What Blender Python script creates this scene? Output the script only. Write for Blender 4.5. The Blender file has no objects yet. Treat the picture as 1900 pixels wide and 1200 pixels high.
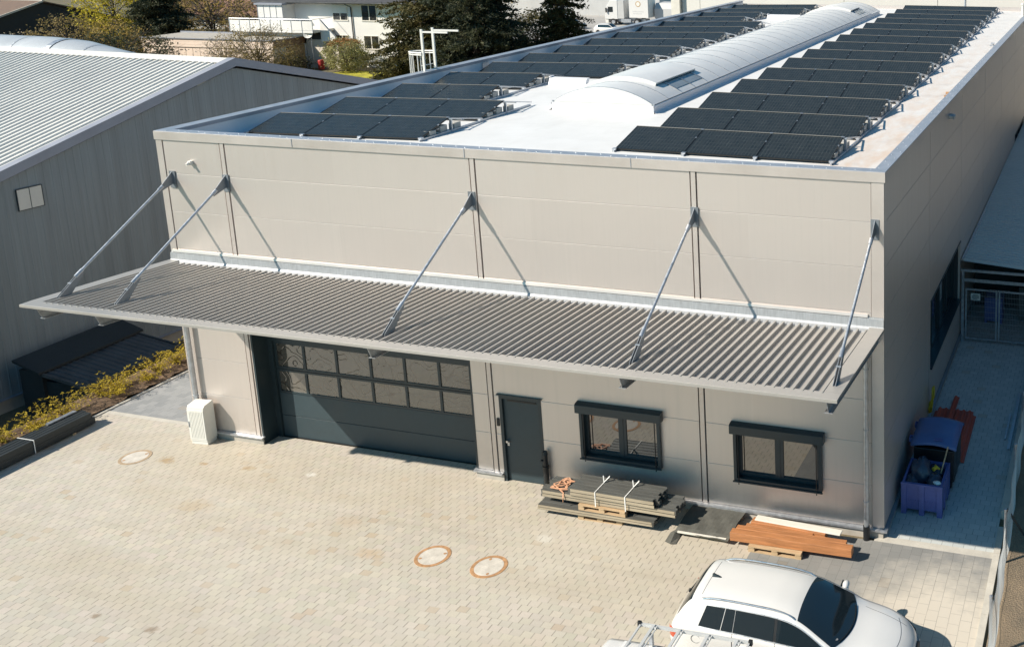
import bpy, bmesh, math, random
from mathutils import Vector, Matrix, Euler
R = math.radians
sc = bpy.context.scene
C = sc.collection

# ------------------------------------------------------------------ camera
cam = bpy.data.cameras.new('camera'); camo = bpy.data.objects.new('camera', cam); C.objects.link(camo)
yaw, pitch, roll = 0.262102, -0.193373, -0.008558
fwd = Vector((-math.sin(yaw)*math.cos(pitch), math.cos(yaw)*math.cos(pitch), math.sin(pitch)))
rt = Vector((math.cos(yaw), math.sin(yaw), 0)); up = rt.cross(fwd)
rt, up = math.cos(roll)*rt + math.sin(roll)*up, -math.sin(roll)*rt + math.cos(roll)*up
m = Matrix((rt, up, -fwd)).transposed().to_4x4(); m.translation = Vector((23.3694, -19.6777, 13.4415))
camo.matrix_world = m
cam.sensor_width = 36; cam.sensor_fit = 'HORIZONTAL'; cam.lens = 36*1876.6735/1900
cam.shift_x = -(1568.657-950)/1900; cam.shift_y = -(600-216.16)/1900
cam.clip_start = 0.5; cam.clip_end = 3000
sc.camera = camo
# ------------------------------------------------------------------ light
SUN = Vector((-1.16, -1.0, 1.265)).normalized()
w = bpy.data.worlds.new('World'); sc.world = w; w.use_nodes = True
nt = w.node_tree; bg = nt.nodes['Background']; sky = nt.nodes.new('ShaderNodeTexSky')
sky.sky_type = 'NISHITA'; sky.sun_disc = False
sky.sun_elevation = math.asin(SUN.z); sky.sun_rotation = math.atan2(SUN.x, SUN.y)
sky.air_density = 1.0; sky.dust_density = 0.6; sky.ozone_density = 1.0
tint = nt.nodes.new('ShaderNodeMix'); tint.data_type = 'RGBA'; tint.blend_type = 'MULTIPLY'; tint.inputs[0].default_value = 1.0
tint.inputs[7].default_value = (.33, .84, 1.0, 1)
nt.links.new(sky.outputs[0], tint.inputs[6]); nt.links.new(tint.outputs[2], bg.inputs[0]); bg.inputs[1].default_value = 0.08
sl = bpy.data.lights.new('sun', 'SUN'); slo = bpy.data.objects.new('sun', sl); C.objects.link(slo)
sl.energy = 5.0; sl.angle = R(0.53); sl.color = (1.0, 0.91, 0.785)
slo.rotation_euler = (-SUN).to_track_quat('-Z', 'Y').to_euler()
sc.view_settings.view_transform = 'Standard'; sc.view_settings.look = 'None'
sc.view_settings.exposure = 0.47; sc.view_settings.gamma = 1.0
rng = random.Random(7)

# ------------------------------------------------------------------ materials
class NT:
    def __init__(s, name):
        s.m = bpy.data.materials.new(name); s.m.use_nodes = True; s.t = s.m.node_tree
        s.b = s.t.nodes['Principled BSDF']
    def n(s, typ, **kw):
        o = s.t.nodes.new(typ)
        for k, v in kw.items(): setattr(o, k, v)
        return o
    def l(s, a, b): s.t.links.new(a, b)
    def math(s, op, a, b=0.0, clamp=False):
        o = s.n('ShaderNodeMath', operation=op, use_clamp=clamp)
        for i, x in enumerate((a, b)):
            if isinstance(x, (int, float)): o.inputs[i].default_value = x
            else: s.l(x, o.inputs[i])
        return o.outputs[0]
    def mix(s, f, a, b, blend='MIX'):
        o = s.n('ShaderNodeMix', data_type='RGBA', blend_type=blend)
        for i, x in ((0, f), (6, a), (7, b)):
            if isinstance(x, (int, float)): o.inputs[i].default_value = x
            elif isinstance(x, tuple): o.inputs[i].default_value = (*x[:3], 1)
            else: s.l(x, o.inputs[i])
        return o.outputs[2]
    def pos(s, obj=True):
        if obj: return s.n('ShaderNodeTexCoord').outputs['Object']
        return s.n('ShaderNodeNewGeometry').outputs['Position']
    def noise(s, vec, scale, detail=4, rough=.55, col=False):
        o = s.n('ShaderNodeTexNoise'); o.inputs['Scale'].default_value = scale
        o.inputs['Detail'].default_value = detail; o.inputs['Roughness'].default_value = rough
        s.l(vec, o.inputs['Vector']); return o.outputs[1 if col else 0]
    def remap(s, x, a, b, c=0., d=1.):
        o = s.n('ShaderNodeMapRange', clamp=True); s.l(x, o.inputs[0])
        for i, v in enumerate((a, b, c, d)): o.inputs[i+1].default_value = v
        return o.outputs[0]
    def scale(s, vec, v):
        o = s.n('ShaderNodeMapping'); s.l(vec, o.inputs[0]); o.inputs['Scale'].default_value = v; return o.outputs[0]
    def sep(s, vec):
        o = s.n('ShaderNodeSeparateXYZ'); s.l(vec, o.inputs[0]); return o.outputs
    def bump(s, h, strength=.3, dist=.01):
        o = s.n('ShaderNodeBump'); o.inputs['Strength'].default_value = strength; o.inputs['Distance'].default_value = dist
        s.l(h, o.inputs['Height']); s.l(o.outputs[0], s.b.inputs['Normal'])
    def done(s, col=None, rough=.6, metal=0., spec=.5, coat=0.):
        if col is not None:
            if isinstance(col, tuple): s.b.inputs['Base Color'].default_value = (*col, 1)
            else: s.l(col, s.b.inputs['Base Color'])
        if isinstance(rough, (int, float)): s.b.inputs['Roughness'].default_value = rough
        else: s.l(rough, s.b.inputs['Roughness'])
        s.b.inputs['Metallic'].default_value = metal
        s.b.inputs['Specular IOR Level'].default_value = spec
        if coat: s.b.inputs['Coat Weight'].default_value = coat; s.b.inputs['Coat Roughness'].default_value = .04
        return s.m

def mul(c, k): return tuple(x*k for x in c)
def plain(name, c, rough=.6, metal=0., var=.12, vs=1.5, bump=0., bs=25., spec=.5, coat=0., stretch=None, tint=None):
    k = NT(name); p = k.pos()
    q = k.scale(p, stretch) if stretch else p
    n1 = k.noise(q, vs, 5); n2 = k.noise(q, vs*9, 3)
    f = k.math('ADD', k.math('MULTIPLY', n1, .7), k.math('MULTIPLY', n2, .3))
    f = k.remap(f, .32, .68)
    col = k.mix(f, mul(c, 1-var), tint or mul(c, 1+var))
    if bump: k.bump(k.noise(q, bs, 4), bump, .01)
    r = k.remap(n1, .3, .7, max(.03, rough*.85), min(1, rough*1.15))
    return k.done(col, r, metal, spec, coat)

YARD_SPOTS = [(.39, -1.27, .30, (.36, .25, .13)), (1.47, -1.19, .16, (.36, .25, .13)), (2.76, -1.08, .22, (.38, .27, .15)), (4.52, -.95, .2, (.66, .64, .59)),
    (4.31, -6.35, .16, (.25, .19, .13)), (5.74, -6.39, .2, (.26, .2, .14)), (2.87, -2.77, .55, (.46, .38, .28)), (8.2, -3.3, .4, (.47, .37, .26)), (11.6, -1.9, .3, (.60, .57, .51)), (6.9, -2.4, .5, (.47, .39, .3))]
def paver(name, bw, bh, cols, joint=.012, jdark=.35, jx=.6, blotch=None, dust=None, tan=.975, spots=(), turn=False, jy=.12):
    k = NT(name); p = k.pos(False); x, y, z = k.sep(p)
    if turn: x, y = y, x
    wob = k.math('MULTIPLY', k.math('SUBTRACT', k.noise(p, 1.3, 2), .5), .03)
    y2 = k.math('ADD', y, wob); x2 = k.math('ADD', x, wob)
    v = k.math('DIVIDE', y2, bh); row = k.math('FLOOR', v)
    u = k.math('ADD', k.math('DIVIDE', x2, bw), k.math('MULTIPLY', row, .5)); cx = k.math('FLOOR', u)
    fu = k.math('FRACT', u); fv = k.math('FRACT', v)
    comb = k.n('ShaderNodeCombineXYZ'); k.l(cx, comb.inputs[0]); k.l(row, comb.inputs[1])
    wn = k.n('ShaderNodeTexWhiteNoise', noise_dimensions='3D'); k.l(comb.outputs[0], wn.inputs['Vector'])
    rnd = wn.outputs['Value']
    big = k.noise(p, .23, 5, .6); mid = k.noise(p, 1.1, 4)
    base = k.mix(rnd, cols[0], cols[1])
    if spots: base = k.mix(.05, base, wn.outputs['Color'], 'SOFT_LIGHT')
    tanm = k.math('GREATER_THAN', rnd, tan)
    base = k.mix(k.math('MULTIPLY', tanm, .55), base, mul((cols[1][0], cols[1][1]*.82, cols[1][2]*.62), .75))
    base = k.mix(k.remap(big, .35, .65), base, mul(cols[0], .9), 'MIX') if not blotch else k.mix(k.remap(big, .42, .72, 0, .55), base, blotch)
    base = k.mix(k.remap(mid, .3, .75, 0, .22), base, mul(cols[0], .72))
    if spots:
        band = k.noise(k.scale(p, (.10, .42, 1)), .9, 5, .6)
        base = k.mix(k.remap(band, .47, .62, 0, .55), base, (.46, .40, .31))
        track = k.noise(k.scale(p, (.05, 1.6, 1)), 1.1, 4, .6)
        base = k.mix(k.remap(track, .58, .68, 0, .28), base, (.36, .31, .245))
    base = k.mix(k.remap(k.noise(p, 38, 3), .3, .7, 0, .18), base, mul(cols[0], .55))
    # fine worn scratches and chalky smears
    sm = k.noise(k.scale(p, (1, 2.2, 1)), 2.7, 6, .7)
    base = k.mix(k.remap(sm, .62, .74, 0, .28), base, mul(cols[1], 1.25))
    if dust:
        if turn: dust = (dust[1], dust[0], dust[2])
        dx = k.math('SUBTRACT', x, dust[0]); dy = k.math('SUBTRACT', y, dust[1])
        if turn: dx, dy = dy, dx
        d = k.math('SQRT', k.math('ADD', k.math('MULTIPLY', dx, dx), k.math('MULTIPLY', k.math('MULTIPLY', dy, dy), .45)))
        d = k.math('ADD', d, k.math('MULTIPLY', k.math('SUBTRACT', k.noise(p, 1.6, 5, .65), .5), 1.5))
        base = k.mix(k.remap(d, dust[2]*.55, dust[2], .85, 0), base, (.62, .56, .47))
        streak = k.noise(k.scale(p, (.5, 2.5, 1)), 1.4, 6, .7)
        base = k.mix(k.remap(streak, .60, .76, 0, .22), base, (.55, .52, .47))
    sn_ = k.noise(p, 7, 4, .7)
    for sx, sy, sr, scol in spots:   # spilt mortar, chalk and rusty water marks
        ax = k.math('SUBTRACT', x, sx); ay = k.math('SUBTRACT', y, sy)
        dd = k.math('SQRT', k.math('ADD', k.math('MULTIPLY', ax, ax), k.math('MULTIPLY', k.math('MULTIPLY', ay, ay), 3.)))
        dd = k.math('ADD', dd, k.math('MULTIPLY', k.math('SUBTRACT', sn_, .5), sr*2.2))
        base = k.mix(k.remap(dd, sr*.35, sr*.95, .75, 0), base, scol)
    jxm = k.math('LESS_THAN', fu, joint/bw); jym = k.math('LESS_THAN', fv, joint*.7/bh)
    # some joints are wider or better filled than others
    jv = k.remap(k.noise(p, 2.1, 3), .3, .7, .35, 1.)
    jm = k.math('MAXIMUM', k.math('MULTIPLY', jxm, jx), k.math('MULTIPLY', jym, jy))
    jm = k.math('MULTIPLY', jm, jv)
    base = k.mix(jm, base, mul(cols[0], jdark))
    h = k.math('SUBTRACT', k.math('MULTIPLY', rnd, .35), jm)
    k.bump(k.math('ADD', h, k.math('MULTIPLY', k.noise(p, 60, 3), .25)), .35, .006)
    return k.done(base, .85, spec=.3)

M = {}
def defmats():
    P = plain
    k = NT('sandwich_panel_paint'); p = k.pos(False); x, y, z = k.sep(p)
    cell = k.n('ShaderNodeCombineXYZ'); k.l(k.math('FLOOR', k.math('SUBTRACT', z, .23)), cell.inputs[2]); k.l(k.math('FLOOR', k.math('DIVIDE', k.math('ADD', x, y), 5.3)), cell.inputs[0])
    wn = k.n('ShaderNodeTexWhiteNoise', noise_dimensions='3D'); k.l(cell.outputs[0], wn.inputs['Vector'])
    base = k.mix(wn.outputs['Value'], (.67, .60, .555), (.695, .625, .578))
    st = k.noise(k.scale(p, (5, 5, .18)), 1.6, 5, .65)
    base = k.mix(k.remap(st, .50, .72, 0, .10), base, (.46, .435, .395))
    low = k.math('MULTIPLY', k.remap(z, 1.0, .25), k.remap(k.noise(p, 3.5, 5, .7), .35, .7))
    base = k.mix(k.math('MULTIPLY', low, .35), base, (.34, .31, .27))
    hh = k.math('ADD', k.math('MULTIPLY', k.noise(k.scale(p, (.7, .7, 1.6)), .8, 2), 1.), k.math('MULTIPLY', k.noise(p, 160, 2), .012))
    k.bump(hh, .12, .03)
    M['wall'] = k.done(base, k.remap(st, .3, .7, .40, .48), .6)
    M['trim'] = P('panel_trim_paint', (.67, .60, .555), .44, .6, .05, .8)
    M['groove'] = P('dark_joint', (.045, .05, .055), .7)
    M['galv'] = P('galvanised_steel', (.50, .52, .55), .42, .75, .22, 9)
    M['steelgrey'] = P('grey_steel_plate', (.24, .26, .285), .45, .5, .15, 6)
    M['coping'] = P('coping_metal', (.46, .48, .52), .45, .55, .12, 3)
    M['wire'] = P('fence_wire', (.58, .57, .54), .6, 0, .1, 2)
    M['lead'] = P('gutter_zinc', (.40, .41, .42), .55, .4, .16, 5, stretch=(6, 1, 1))
    M['anth'] = P('anthracite_paint', (.020, .036, .044), .38, .0, .12, 1.2)
    M['anthm'] = P('anthracite_door', (.032, .052, .062), .5, 0, .12, .7, .05, 90)
    M['black'] = P('black_plastic', (.012, .014, .016), .45)
    M['rubber'] = P('tyre_rubber', (.02, .02, .021), .8)
    M['concrete'] = P('plinth_concrete', (.42, .39, .34), .85, 0, .16, 3, .3, 60)
    M['kerb'] = P('kerb_concrete', (.50, .47, .41), .85, 0, .15, 2.2, .3, 60)
    M['white'] = P('white_plastic', (.74, .72, .66), .45, 0, .04, 3)
    M['carwhite'] = P('white_car_paint', (.70, .69, .67), .22, 0, .015, 1, coat=.8)
    M['chrome'] = P('brushed_aluminium', (.62, .63, .64), .28, .9, .08, 8)
    M['rackalu'] = P('rack_aluminium', (.66, .66, .64), .4, .3, .06, 4)
    M['deck'] = P('canopy_sheet', (.40, .38, .35), .50, .30, .07, .9)
    M['hallroof'] = P('hall_roof_sheet', (.64, .625, .585), .65, .0, .07, .6)
    M['hallwall'] = P('hall_wall_sheet', (.25, .275, .28), .6, .0, .18, 1.0, stretch=(2.5, 2.5, .10))
    M['halltrim'] = P('hall_verge_metal', (.31, .32, .36), .5, .1, .08, 1)
    M['shed'] = P('dark_shed_felt', (.028, .034, .036), .8, 0, .3, 2, .3, 40)
    M['shedsheet'] = P('shed_corrugated', (.085, .09, .095), .55, .2, .3, 1.5)
    M['soil'] = P('bark_mulch', (.15, .098, .06), .95, 0, .55, 9, .8, 30)
    M['wood'] = P('pallet_wood', (.48, .34, .20), .8, 0, .2, 3, .25, 60, stretch=(1, 6, 6))
    M['timber'] = P('lacquered_timber', (.43, .185, .075), .5, 0, .34, 2.6, .1, 60, stretch=(.6, 8, 8))
    M['board'] = P('white_board', (.72, .68, .60), .6, 0, .06, 2)
    M['profile'] = P('coated_steel_profile', (.135, .135, .125), .45, .3, .22, 2, stretch=(.6, 5, 5))
    M['profdark'] = P('dark_profile', (.038, .044, .046), .5, .2, .3, 2, stretch=(5, .6, 5))
    M['profedge'] = P('profile_side_flange', (.40, .34, .25), .5, .2, .2, 2, stretch=(.6, 4, 4))
    M['strapw'] = P('white_strap', (.78, .78, .76), .5)
    M['strapo'] = P('orange_strap', (.66, .36, .22), .6)
    M['mat'] = P('grey_felt', (.10, .098, .085), .95, 0, .25, 5, .5, 90)
    M['bluebox'] = P('blue_plastic', (.10, .125, .34), .5, 0, .16, 2)
    M['bluelid'] = P('blue_lid', (.10, .15, .33), .4, 0, .14, 2)
    M['bag'] = P('rubbish_bag', (.05, .065, .10), .25, 0, .3, 5)
    M['red'] = P('red_sheet', (.50, .085, .05), .45, 0, .2, 2)
    M['yellow'] = P('yellow_hose', (.62, .42, .03), .5)
    M['rust'] = P('rusty_ring', (.44, .25, .125), .8, .1, .35, 9, .3, 60)
    M['dullring'] = P('dull_ring', (.40, .30, .20), .85, 0, .25, 9, .3, 60)
    M['lid'] = P('manhole_lid', (.56, .52, .46), .85, 0, .2, 5, .5, 45)
    M['roofwhite'] = None
    M['poly'] = P('polycarbonate', (.70, .69, .67), .36, 0, .05, 1.2)
    M['ventglass'] = P('grey_vent_glass', (.27, .30, .32), .18, 0, .1, 1)
    M['polygrey'] = P('weathered_polycarbonate', (.42, .44, .46), .35, 0, .1, .8)
    M['pframe'] = P('solar_frame', (.012, .013, .013), .4, .2)
    M['pridge'] = P('solar_back_edge', (.36, .34, .30), .45, .3)
    M['ballast'] = P('ballast_block', (.44, .42, .38), .9, 0, .15, 8)
    M['plaster'] = P('white_plaster', (.76, .74, .70), .85, 0, .04, .6)
    M['cream'] = P('cream_plaster', (.66, .60, .52), .85, 0, .06, .8)
    M['fibre'] = P('fibre_cement', (.76, .62, .51), .8, 0, .06, .8)
    M['brownpanel'] = P('brown_fascia', (.23, .135, .08), .7, 0, .15, 1)
    M['tandoor'] = P('tan_door', (.45, .30, .15), .7, 0, .08, 1)
    M['tiles'] = P('clay_tiles', (.19, .105, .068), .8, 0, .35, 3, .6, 12, stretch=(1, 3, 3))
    M['darkroof'] = P('dark_tiles', (.05, .05, .055), .7, 0, .3, 3)
    M['brownroof'] = P('brown_roof', (.17, .115, .085), .85, 0, .2, 2)
    M['slate'] = P('slate_cladding', (.035, .038, .04), .8, 0, .3, 2)
    M['tarp'] = P('grey_tarpaulin', (.50, .50, .49), .6, 0, .08, .5)
    M['facadepanel'] = P('pale_cladding', (.70, .67, .62), .6, 0, .03, .4)
    M['bark'] = P('tree_bark', (.085, .065, .05), .95, 0, .3, 4)
    M['twig'] = P('twig_bark', (.17, .135, .085), .9, 0, .3, 4)
    M['redplastic'] = P('red_plastic', (.38, .03, .025), .5)
    M['orange'] = P('orange_lamp', (.62, .10, .03), .25, coat=.5)
    M['tailred'] = P('tail_lamp_glass', (.50, .07, .025), .2, coat=.5)
    M['headlamp'] = P('headlamp_glass', (.35, .36, .38), .1, .2, coat=.8)
    M['hedge'] = None
    # --- glass that mirrors the yard
    k = NT('window_glass'); k.b.inputs['Coat Weight'].default_value = 1.0
    M['glass'] = k.done((.020, .024, .026), .03, 0, 1.0)
    k.b.inputs['IOR'].default_value = 1.8
    k = NT('car_glass'); M['carglass'] = k.done((.012, .020, .026), .04, 0, .9)
    k = NT('wavy_pane'); p = k.pos(False)
    cr = k.math('FRACT', k.math('MULTIPLY', k.noise(k.scale(p, (1, 1, 1.25)), 1.25, 1.5, .45), 10.))
    cr = k.remap(k.math('ABSOLUTE', k.math('SUBTRACT', cr, .5)), 0, .13)
    k.bump(cr, .22, .02)
    k.b.inputs['IOR'].default_value = 1.75
    M['pane'] = k.done(k.mix(cr, (.028, .026, .022), (.085, .078, .066)), .06, 0, 1.0)  # dark contour lines in the colour imitate the rippled reflection of the paving
    # --- solar glass with a faint cell grid
    k = NT('solar_glass'); p = k.pos(); x, y, z = k.sep(p)
    gx = k.math('LESS_THAN', k.math('FRACT', k.math('DIVIDE', x, .0885)), .13)
    gy = k.math('LESS_THAN', k.math('FRACT', k.math('DIVIDE', y, .193)), .05)
    mid = k.math('LESS_THAN', k.math('ABSOLUTE', k.math('SUBTRACT', x, .90)), .007)
    g = k.math('MAXIMUM', k.math('MULTIPLY', k.math('MAXIMUM', gx, gy), 1.), k.math('MULTIPLY', mid, .55))
    n = k.remap(k.noise(p, 2.5, 4), .3, .7)
    base = k.mix(n, (.016, .019, .0185), (.026, .029, .028))
    M['solar'] = k.done(k.mix(g, base, (.055, .06, .057)), k.remap(k.noise(p, 6, 3), .3, .7, .22, .36), 0, .4)
    # --- white roof membrane with dirt on its right-hand strip
    k = NT('roof_membrane'); p = k.pos(False); x, y, z = k.sep(p)
    n = k.noise(p, .9, 6, .65); d = k.noise(k.scale(p, (1.6, .5, 1)), 1.5, 6, .7)
    side = k.remap(x, 16.3, 17.6); near = k.remap(y, 34, 2, .15, 1)
    left = k.remap(x, 1.3, .3)
    dirt = k.math('MULTIPLY', k.math('MULTIPLY', k.math('MAXIMUM', side, left), near), k.remap(d, .36, .62, .12, 1))
    base = k.mix(k.remap(n, .3, .7), (.66, .65, .63), (.74, .73, .715))
    seam = k.math('LESS_THAN', k.math('FRACT', k.math('DIVIDE', y, 1.55)), .012)
    base = k.mix(k.math('MULTIPLY', seam, .35), base, (.5, .5, .5))
    base = k.mix(k.remap(k.noise(k.scale(p, (1, .45, 1)), .55, 6, .7), .54, .64, 0, .3), base, (.60, .585, .56))
    base = k.mix(k.math('MULTIPLY', dirt, .62), base, (.60, .41, .27))
    base = k.mix(k.math('MULTIPLY', k.math('MULTIPLY', side, k.remap(n, .52, .68)), .35), base, (.35, .31, .28))
    M['roofwhite'] = k.done(base, .55)
    M['upstand'] = plain('upstand_membrane', (.70, .70, .72), .5, 0, .05, 1.5)
    M['pav'] = paver('light_pavers', .235, .165, ((.495, .45, .38), (.555, .508, .43)), .021, .50, 1., blotch=(.595, .555, .485), spots=YARD_SPOTS)
    M['pavgrey'] = paver('grey_pavers', .28, .20, ((.23, .24, .245), (.36, .36, .355)), .012, .5, .7, blotch=(.39, .385, .37))
    M['pavalley'] = paver('alley_pavers', .24, .20, ((.47, .50, .49), (.57, .59, .57)), .014, .4, .9, blotch=(.60, .60, .57), jy=.5)
    M['pavdust'] = paver('dusty_grey_pavers', .30, .225, ((.235, .235, .225), (.285, .28, .265)), .011, .5, .5, dust=(20.45, -3.6, 2.3), blotch=(.30, .295, .28), turn=True, jy=.9)
    # --- terrain
    k = NT('ground_soil'); p = k.pos(False)
    n = k.remap(k.noise(p, .35, 6, .65), .35, .65); n2 = k.remap(k.noise(p, 9, 4), .3, .7)
    base = k.mix(n, (.16, .12, .075), (.075, .085, .03)); base = k.mix(k.math('MULTIPLY', n2, .4), base, (.22, .18, .13))
    k.bump(k.noise(p, 14, 4), .5, .05); M['ground'] = k.done(base, .95)
    k = NT('gravel_strip'); p = k.pos(False)
    v = k.n('ShaderNodeTexVoronoi'); v.inputs['Scale'].default_value = 26; k.l(p, v.inputs['Vector'])
    n = k.remap(k.noise(p, 1.4, 5), .35, .65)
    base = k.mix(n, (.36, .27, .175), (.24, .19, .13)); base = k.mix(k.remap(v.outputs['Distance'], .1, .7, .45, 0), base, (.12, .10, .08))
    k.bump(v.outputs['Distance'], .6, .02); M['gravel'] = k.done(base, .95)
    M['asphalt'] = plain('asphalt', (.36, .345, .325), .9, 0, .12, .5, .2, 30)
    M['lawn'] = plain('lawn_grass', (.36, .33, .03), .95, 0, .35, 1.2, .6, 30)
    for nm, a, b in (('needles', (.020, .034, .018), (.16, .13, .045)), ('needlesblue', (.016, .030, .026), (.10, .10, .045)),
                     ('willow', (.46, .38, .03), (.66, .54, .06)), ('olive', (.22, .165, .06), (.36, .27, .11)),
                     ('straw', (.46, .36, .22), (.62, .52, .38)), ('pinkbud', (.27, .17, .11), (.36, .24, .16)),
                     ('bedplant', (.48, .36, .03), (.66, .50, .07)), ('hedge', (.24, .25, .09), (.46, .42, .22)),
                     ('hedgetop', (.30, .14, .05), (.36, .2, .08)), ('yellowbrown', (.36, .25, .07), (.50, .36, .12))):
        k = NT('foliage_'+nm); p = k.pos()
        n = k.remap(k.noise(p, .8, 3), .38, .62); n2 = k.remap(k.noise(p, 5, 2), .35, .65)
        f = k.math('ADD', k.math('MULTIPLY', n, .5), k.math('MULTIPLY', n2, .5))
        M[nm] = k.done(k.mix(f, a, b), .7, spec=.25)
        tr = k.n('ShaderNodeBsdfTranslucent'); mx = k.n('ShaderNodeMixShader'); mx.inputs[0].default_value = .32
        k.l(k.b.inputs['Base Color'].links[0].from_socket, tr.inputs[0]); out = k.t.nodes['Material Output']
        k.l(k.b.outputs[0], mx.inputs[1]); k.l(tr.outputs[0], mx.inputs[2]); k.l(mx.outputs[0], out.inputs[0])
defmats()

# ------------------------------------------------------------------ mesh builder
class MB:
    def __init__(s): s.v = []; s.f = []
    def quad(s, *p):
        i = len(s.v); s.v += [tuple(q) for q in p]; s.f.append(tuple(range(i, i+len(p)))); return s
    def box(s, x0, x1, y0, y1, z0, z1):
        i = len(s.v)
        s.v += [(x, y, z) for z in (z0, z1) for x, y in ((x0, y0), (x1, y0), (x1, y1), (x0, y1))]
        s.f += [tuple(i+k for k in q) for q in ((3, 2, 1, 0), (4, 5, 6, 7), (0, 1, 5, 4), (1, 2, 6, 5), (2, 3, 7, 6), (3, 0, 4, 7))]
        return s
    def bar(s, a, b, w, h, upv=(0, 0, 1)):
        a, b = Vector(a), Vector(b); d = (b-a).normalized(); u = Vector(upv)
        r = d.cross(u)
        if r.length < 1e-4: r = d.cross(Vector((1, 0, 0)))
        r.normalize(); u = r.cross(d)
        i = len(s.v)
        for p in (a, b):
            for x, z in ((-1, -1), (1, -1), (1, 1), (-1, 1)): s.v.append(tuple(p + r*(x*w/2) + u*(z*h/2)))
        s.f += [tuple(i+k for k in q) for q in ((0, 1, 2, 3), (7, 6, 5, 4), (4, 5, 1, 0), (5, 6, 2, 1), (6, 7, 3, 2), (7, 4, 0, 3))]
        return s
    def tube(s, pts, r, n=8, cap=True):
        pts = [Vector(p) for p in pts]; rs = r if isinstance(r, (list, tuple)) else [r]*len(pts)
        i0 = len(s.v); ref = Vector((0, 0, 1))
        d0 = (pts[1]-pts[0]).normalized()
        if abs(d0.z) > .9: ref = Vector((1, 0, 0))
        for k, p in enumerate(pts):
            d = (pts[min(k+1, len(pts)-1)] - pts[max(k-1, 0)]).normalized()
            a = d.cross(ref)
            if a.length < 1e-4: a = d.cross(Vector((0, 1, 0)))
            a.normalize(); b = a.cross(d)
            for j in range(n):
                t = 2*math.pi*j/n; s.v.append(tuple(p + (a*math.cos(t)+b*math.sin(t))*rs[k]))
        for k in range(len(pts)-1):
            for j in range(n):
                s.f.append((i0+k*n+j, i0+k*n+(j+1) % n, i0+(k+1)*n+(j+1) % n, i0+(k+1)*n+j))
        if cap:
            s.f.append(tuple(i0+j for j in range(n))[::-1]); s.f.append(tuple(i0+(len(pts)-1)*n+j for j in range(n)))
        return s
    def prism(s, poly, axis, a, b):
        i = len(s.v); n = len(poly)
        for t in (a, b):
            for u, v in poly: s.v.append({'x': (t, u, v), 'y': (u, t, v), 'z': (u, v, t)}[axis])
        s.f.append(tuple(range(i, i+n))[::-1]); s.f.append(tuple(range(i+n, i+2*n)))
        for k in range(n): s.f.append((i+k, i+(k+1) % n, i+n+(k+1) % n, i+n+k))
        return s
    def lathe(s, prof, c=(0, 0, 0), n=20):
        i = len(s.v); m_ = len(prof)
        for j in range(n):
            t = 2*math.pi*j/n
            for r, z in prof: s.v.append((c[0]+r*math.cos(t), c[1]+r*math.sin(t), c[2]+z))
        for j in range(n):
            for k in range(m_-1):
                a = i+j*m_+k; b = i+((j+1) % n)*m_+k; s.f.append((a, b, b+1, a+1))
        return s
    def grid(s, rows):
        i = len(s.v); n = len(rows[0])
        for r in rows: s.v += [tuple(p) for p in r]
        for a in range(len(rows)-1):
            for b in range(n-1): s.f.append((i+a*n+b, i+a*n+b+1, i+(a+1)*n+b+1, i+(a+1)*n+b))
        return s
    def blob(s, c, r, seed=0, n=10, m_=7, amp=.15):
        g = random.Random(seed); i = len(s.v); c = Vector(c)
        for a in range(m_+1):
            th = math.pi*a/m_
            for b in range(n):
                ph = 2*math.pi*b/n; k = 1+g.uniform(-amp, amp)
                if a in (0, m_): k = 1
                s.v.append((c.x+r[0]*k*math.sin(th)*math.cos(ph), c.y+r[1]*k*math.sin(th)*math.sin(ph), c.z+r[2]*k*math.cos(th)))
        for a in range(m_):
            for b in range(n): s.f.append((i+a*n+b, i+(a+1)*n+b, i+(a+1)*n+(b+1) % n, i+a*n+(b+1) % n))
        return s

WL = {}
def finish(o, smooth=False, bevel=0, auto=False, seg=2):
    if smooth or bevel:
        for p in o.data.polygons: p.use_smooth = True
    if bevel:
        b = o.modifiers.new('bevel', 'BEVEL'); b.width = bevel; b.segments = seg; b.limit_method = 'ANGLE'; b.angle_limit = R(40)
        w_ = o.modifiers.new('wn', 'WEIGHTED_NORMAL'); w_.keep_sharp = True
    elif smooth and auto:
        o.data.set_sharp_from_angle(angle=R(40))
def mesh(name, mb, mat, parent=None, at=None, local=False, smooth=False, bevel=0, auto=True, kind=None, seg=2):
    """link one mesh object; vertices are world coordinates unless local"""
    off = Vector((0, 0, 0))
    if parent is not None and not local: off = WL.get(parent.name, Vector((0, 0, 0)))
    if at is not None: off = Vector(at)
    me = bpy.data.meshes.new(name)
    me.from_pydata([(x-off.x, y-off.y, z-off.z) for x, y, z in mb.v] if off.length else mb.v, [], mb.f)
    me.validate(); bm = bmesh.new(); bm.from_mesh(me); bmesh.ops.recalc_face_normals(bm, faces=bm.faces); bm.to_mesh(me); bm.free()
    me.materials.append(M[mat] if isinstance(mat, str) else mat)
    o = bpy.data.objects.new(name, me); C.objects.link(o)
    if parent is not None: o.parent = parent; WL[o.name] = off
    elif at is not None: o.location = at; WL[o.name] = off
    finish(o, smooth, bevel, auto, seg)
    if kind: o['kind'] = kind
    return o
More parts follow.
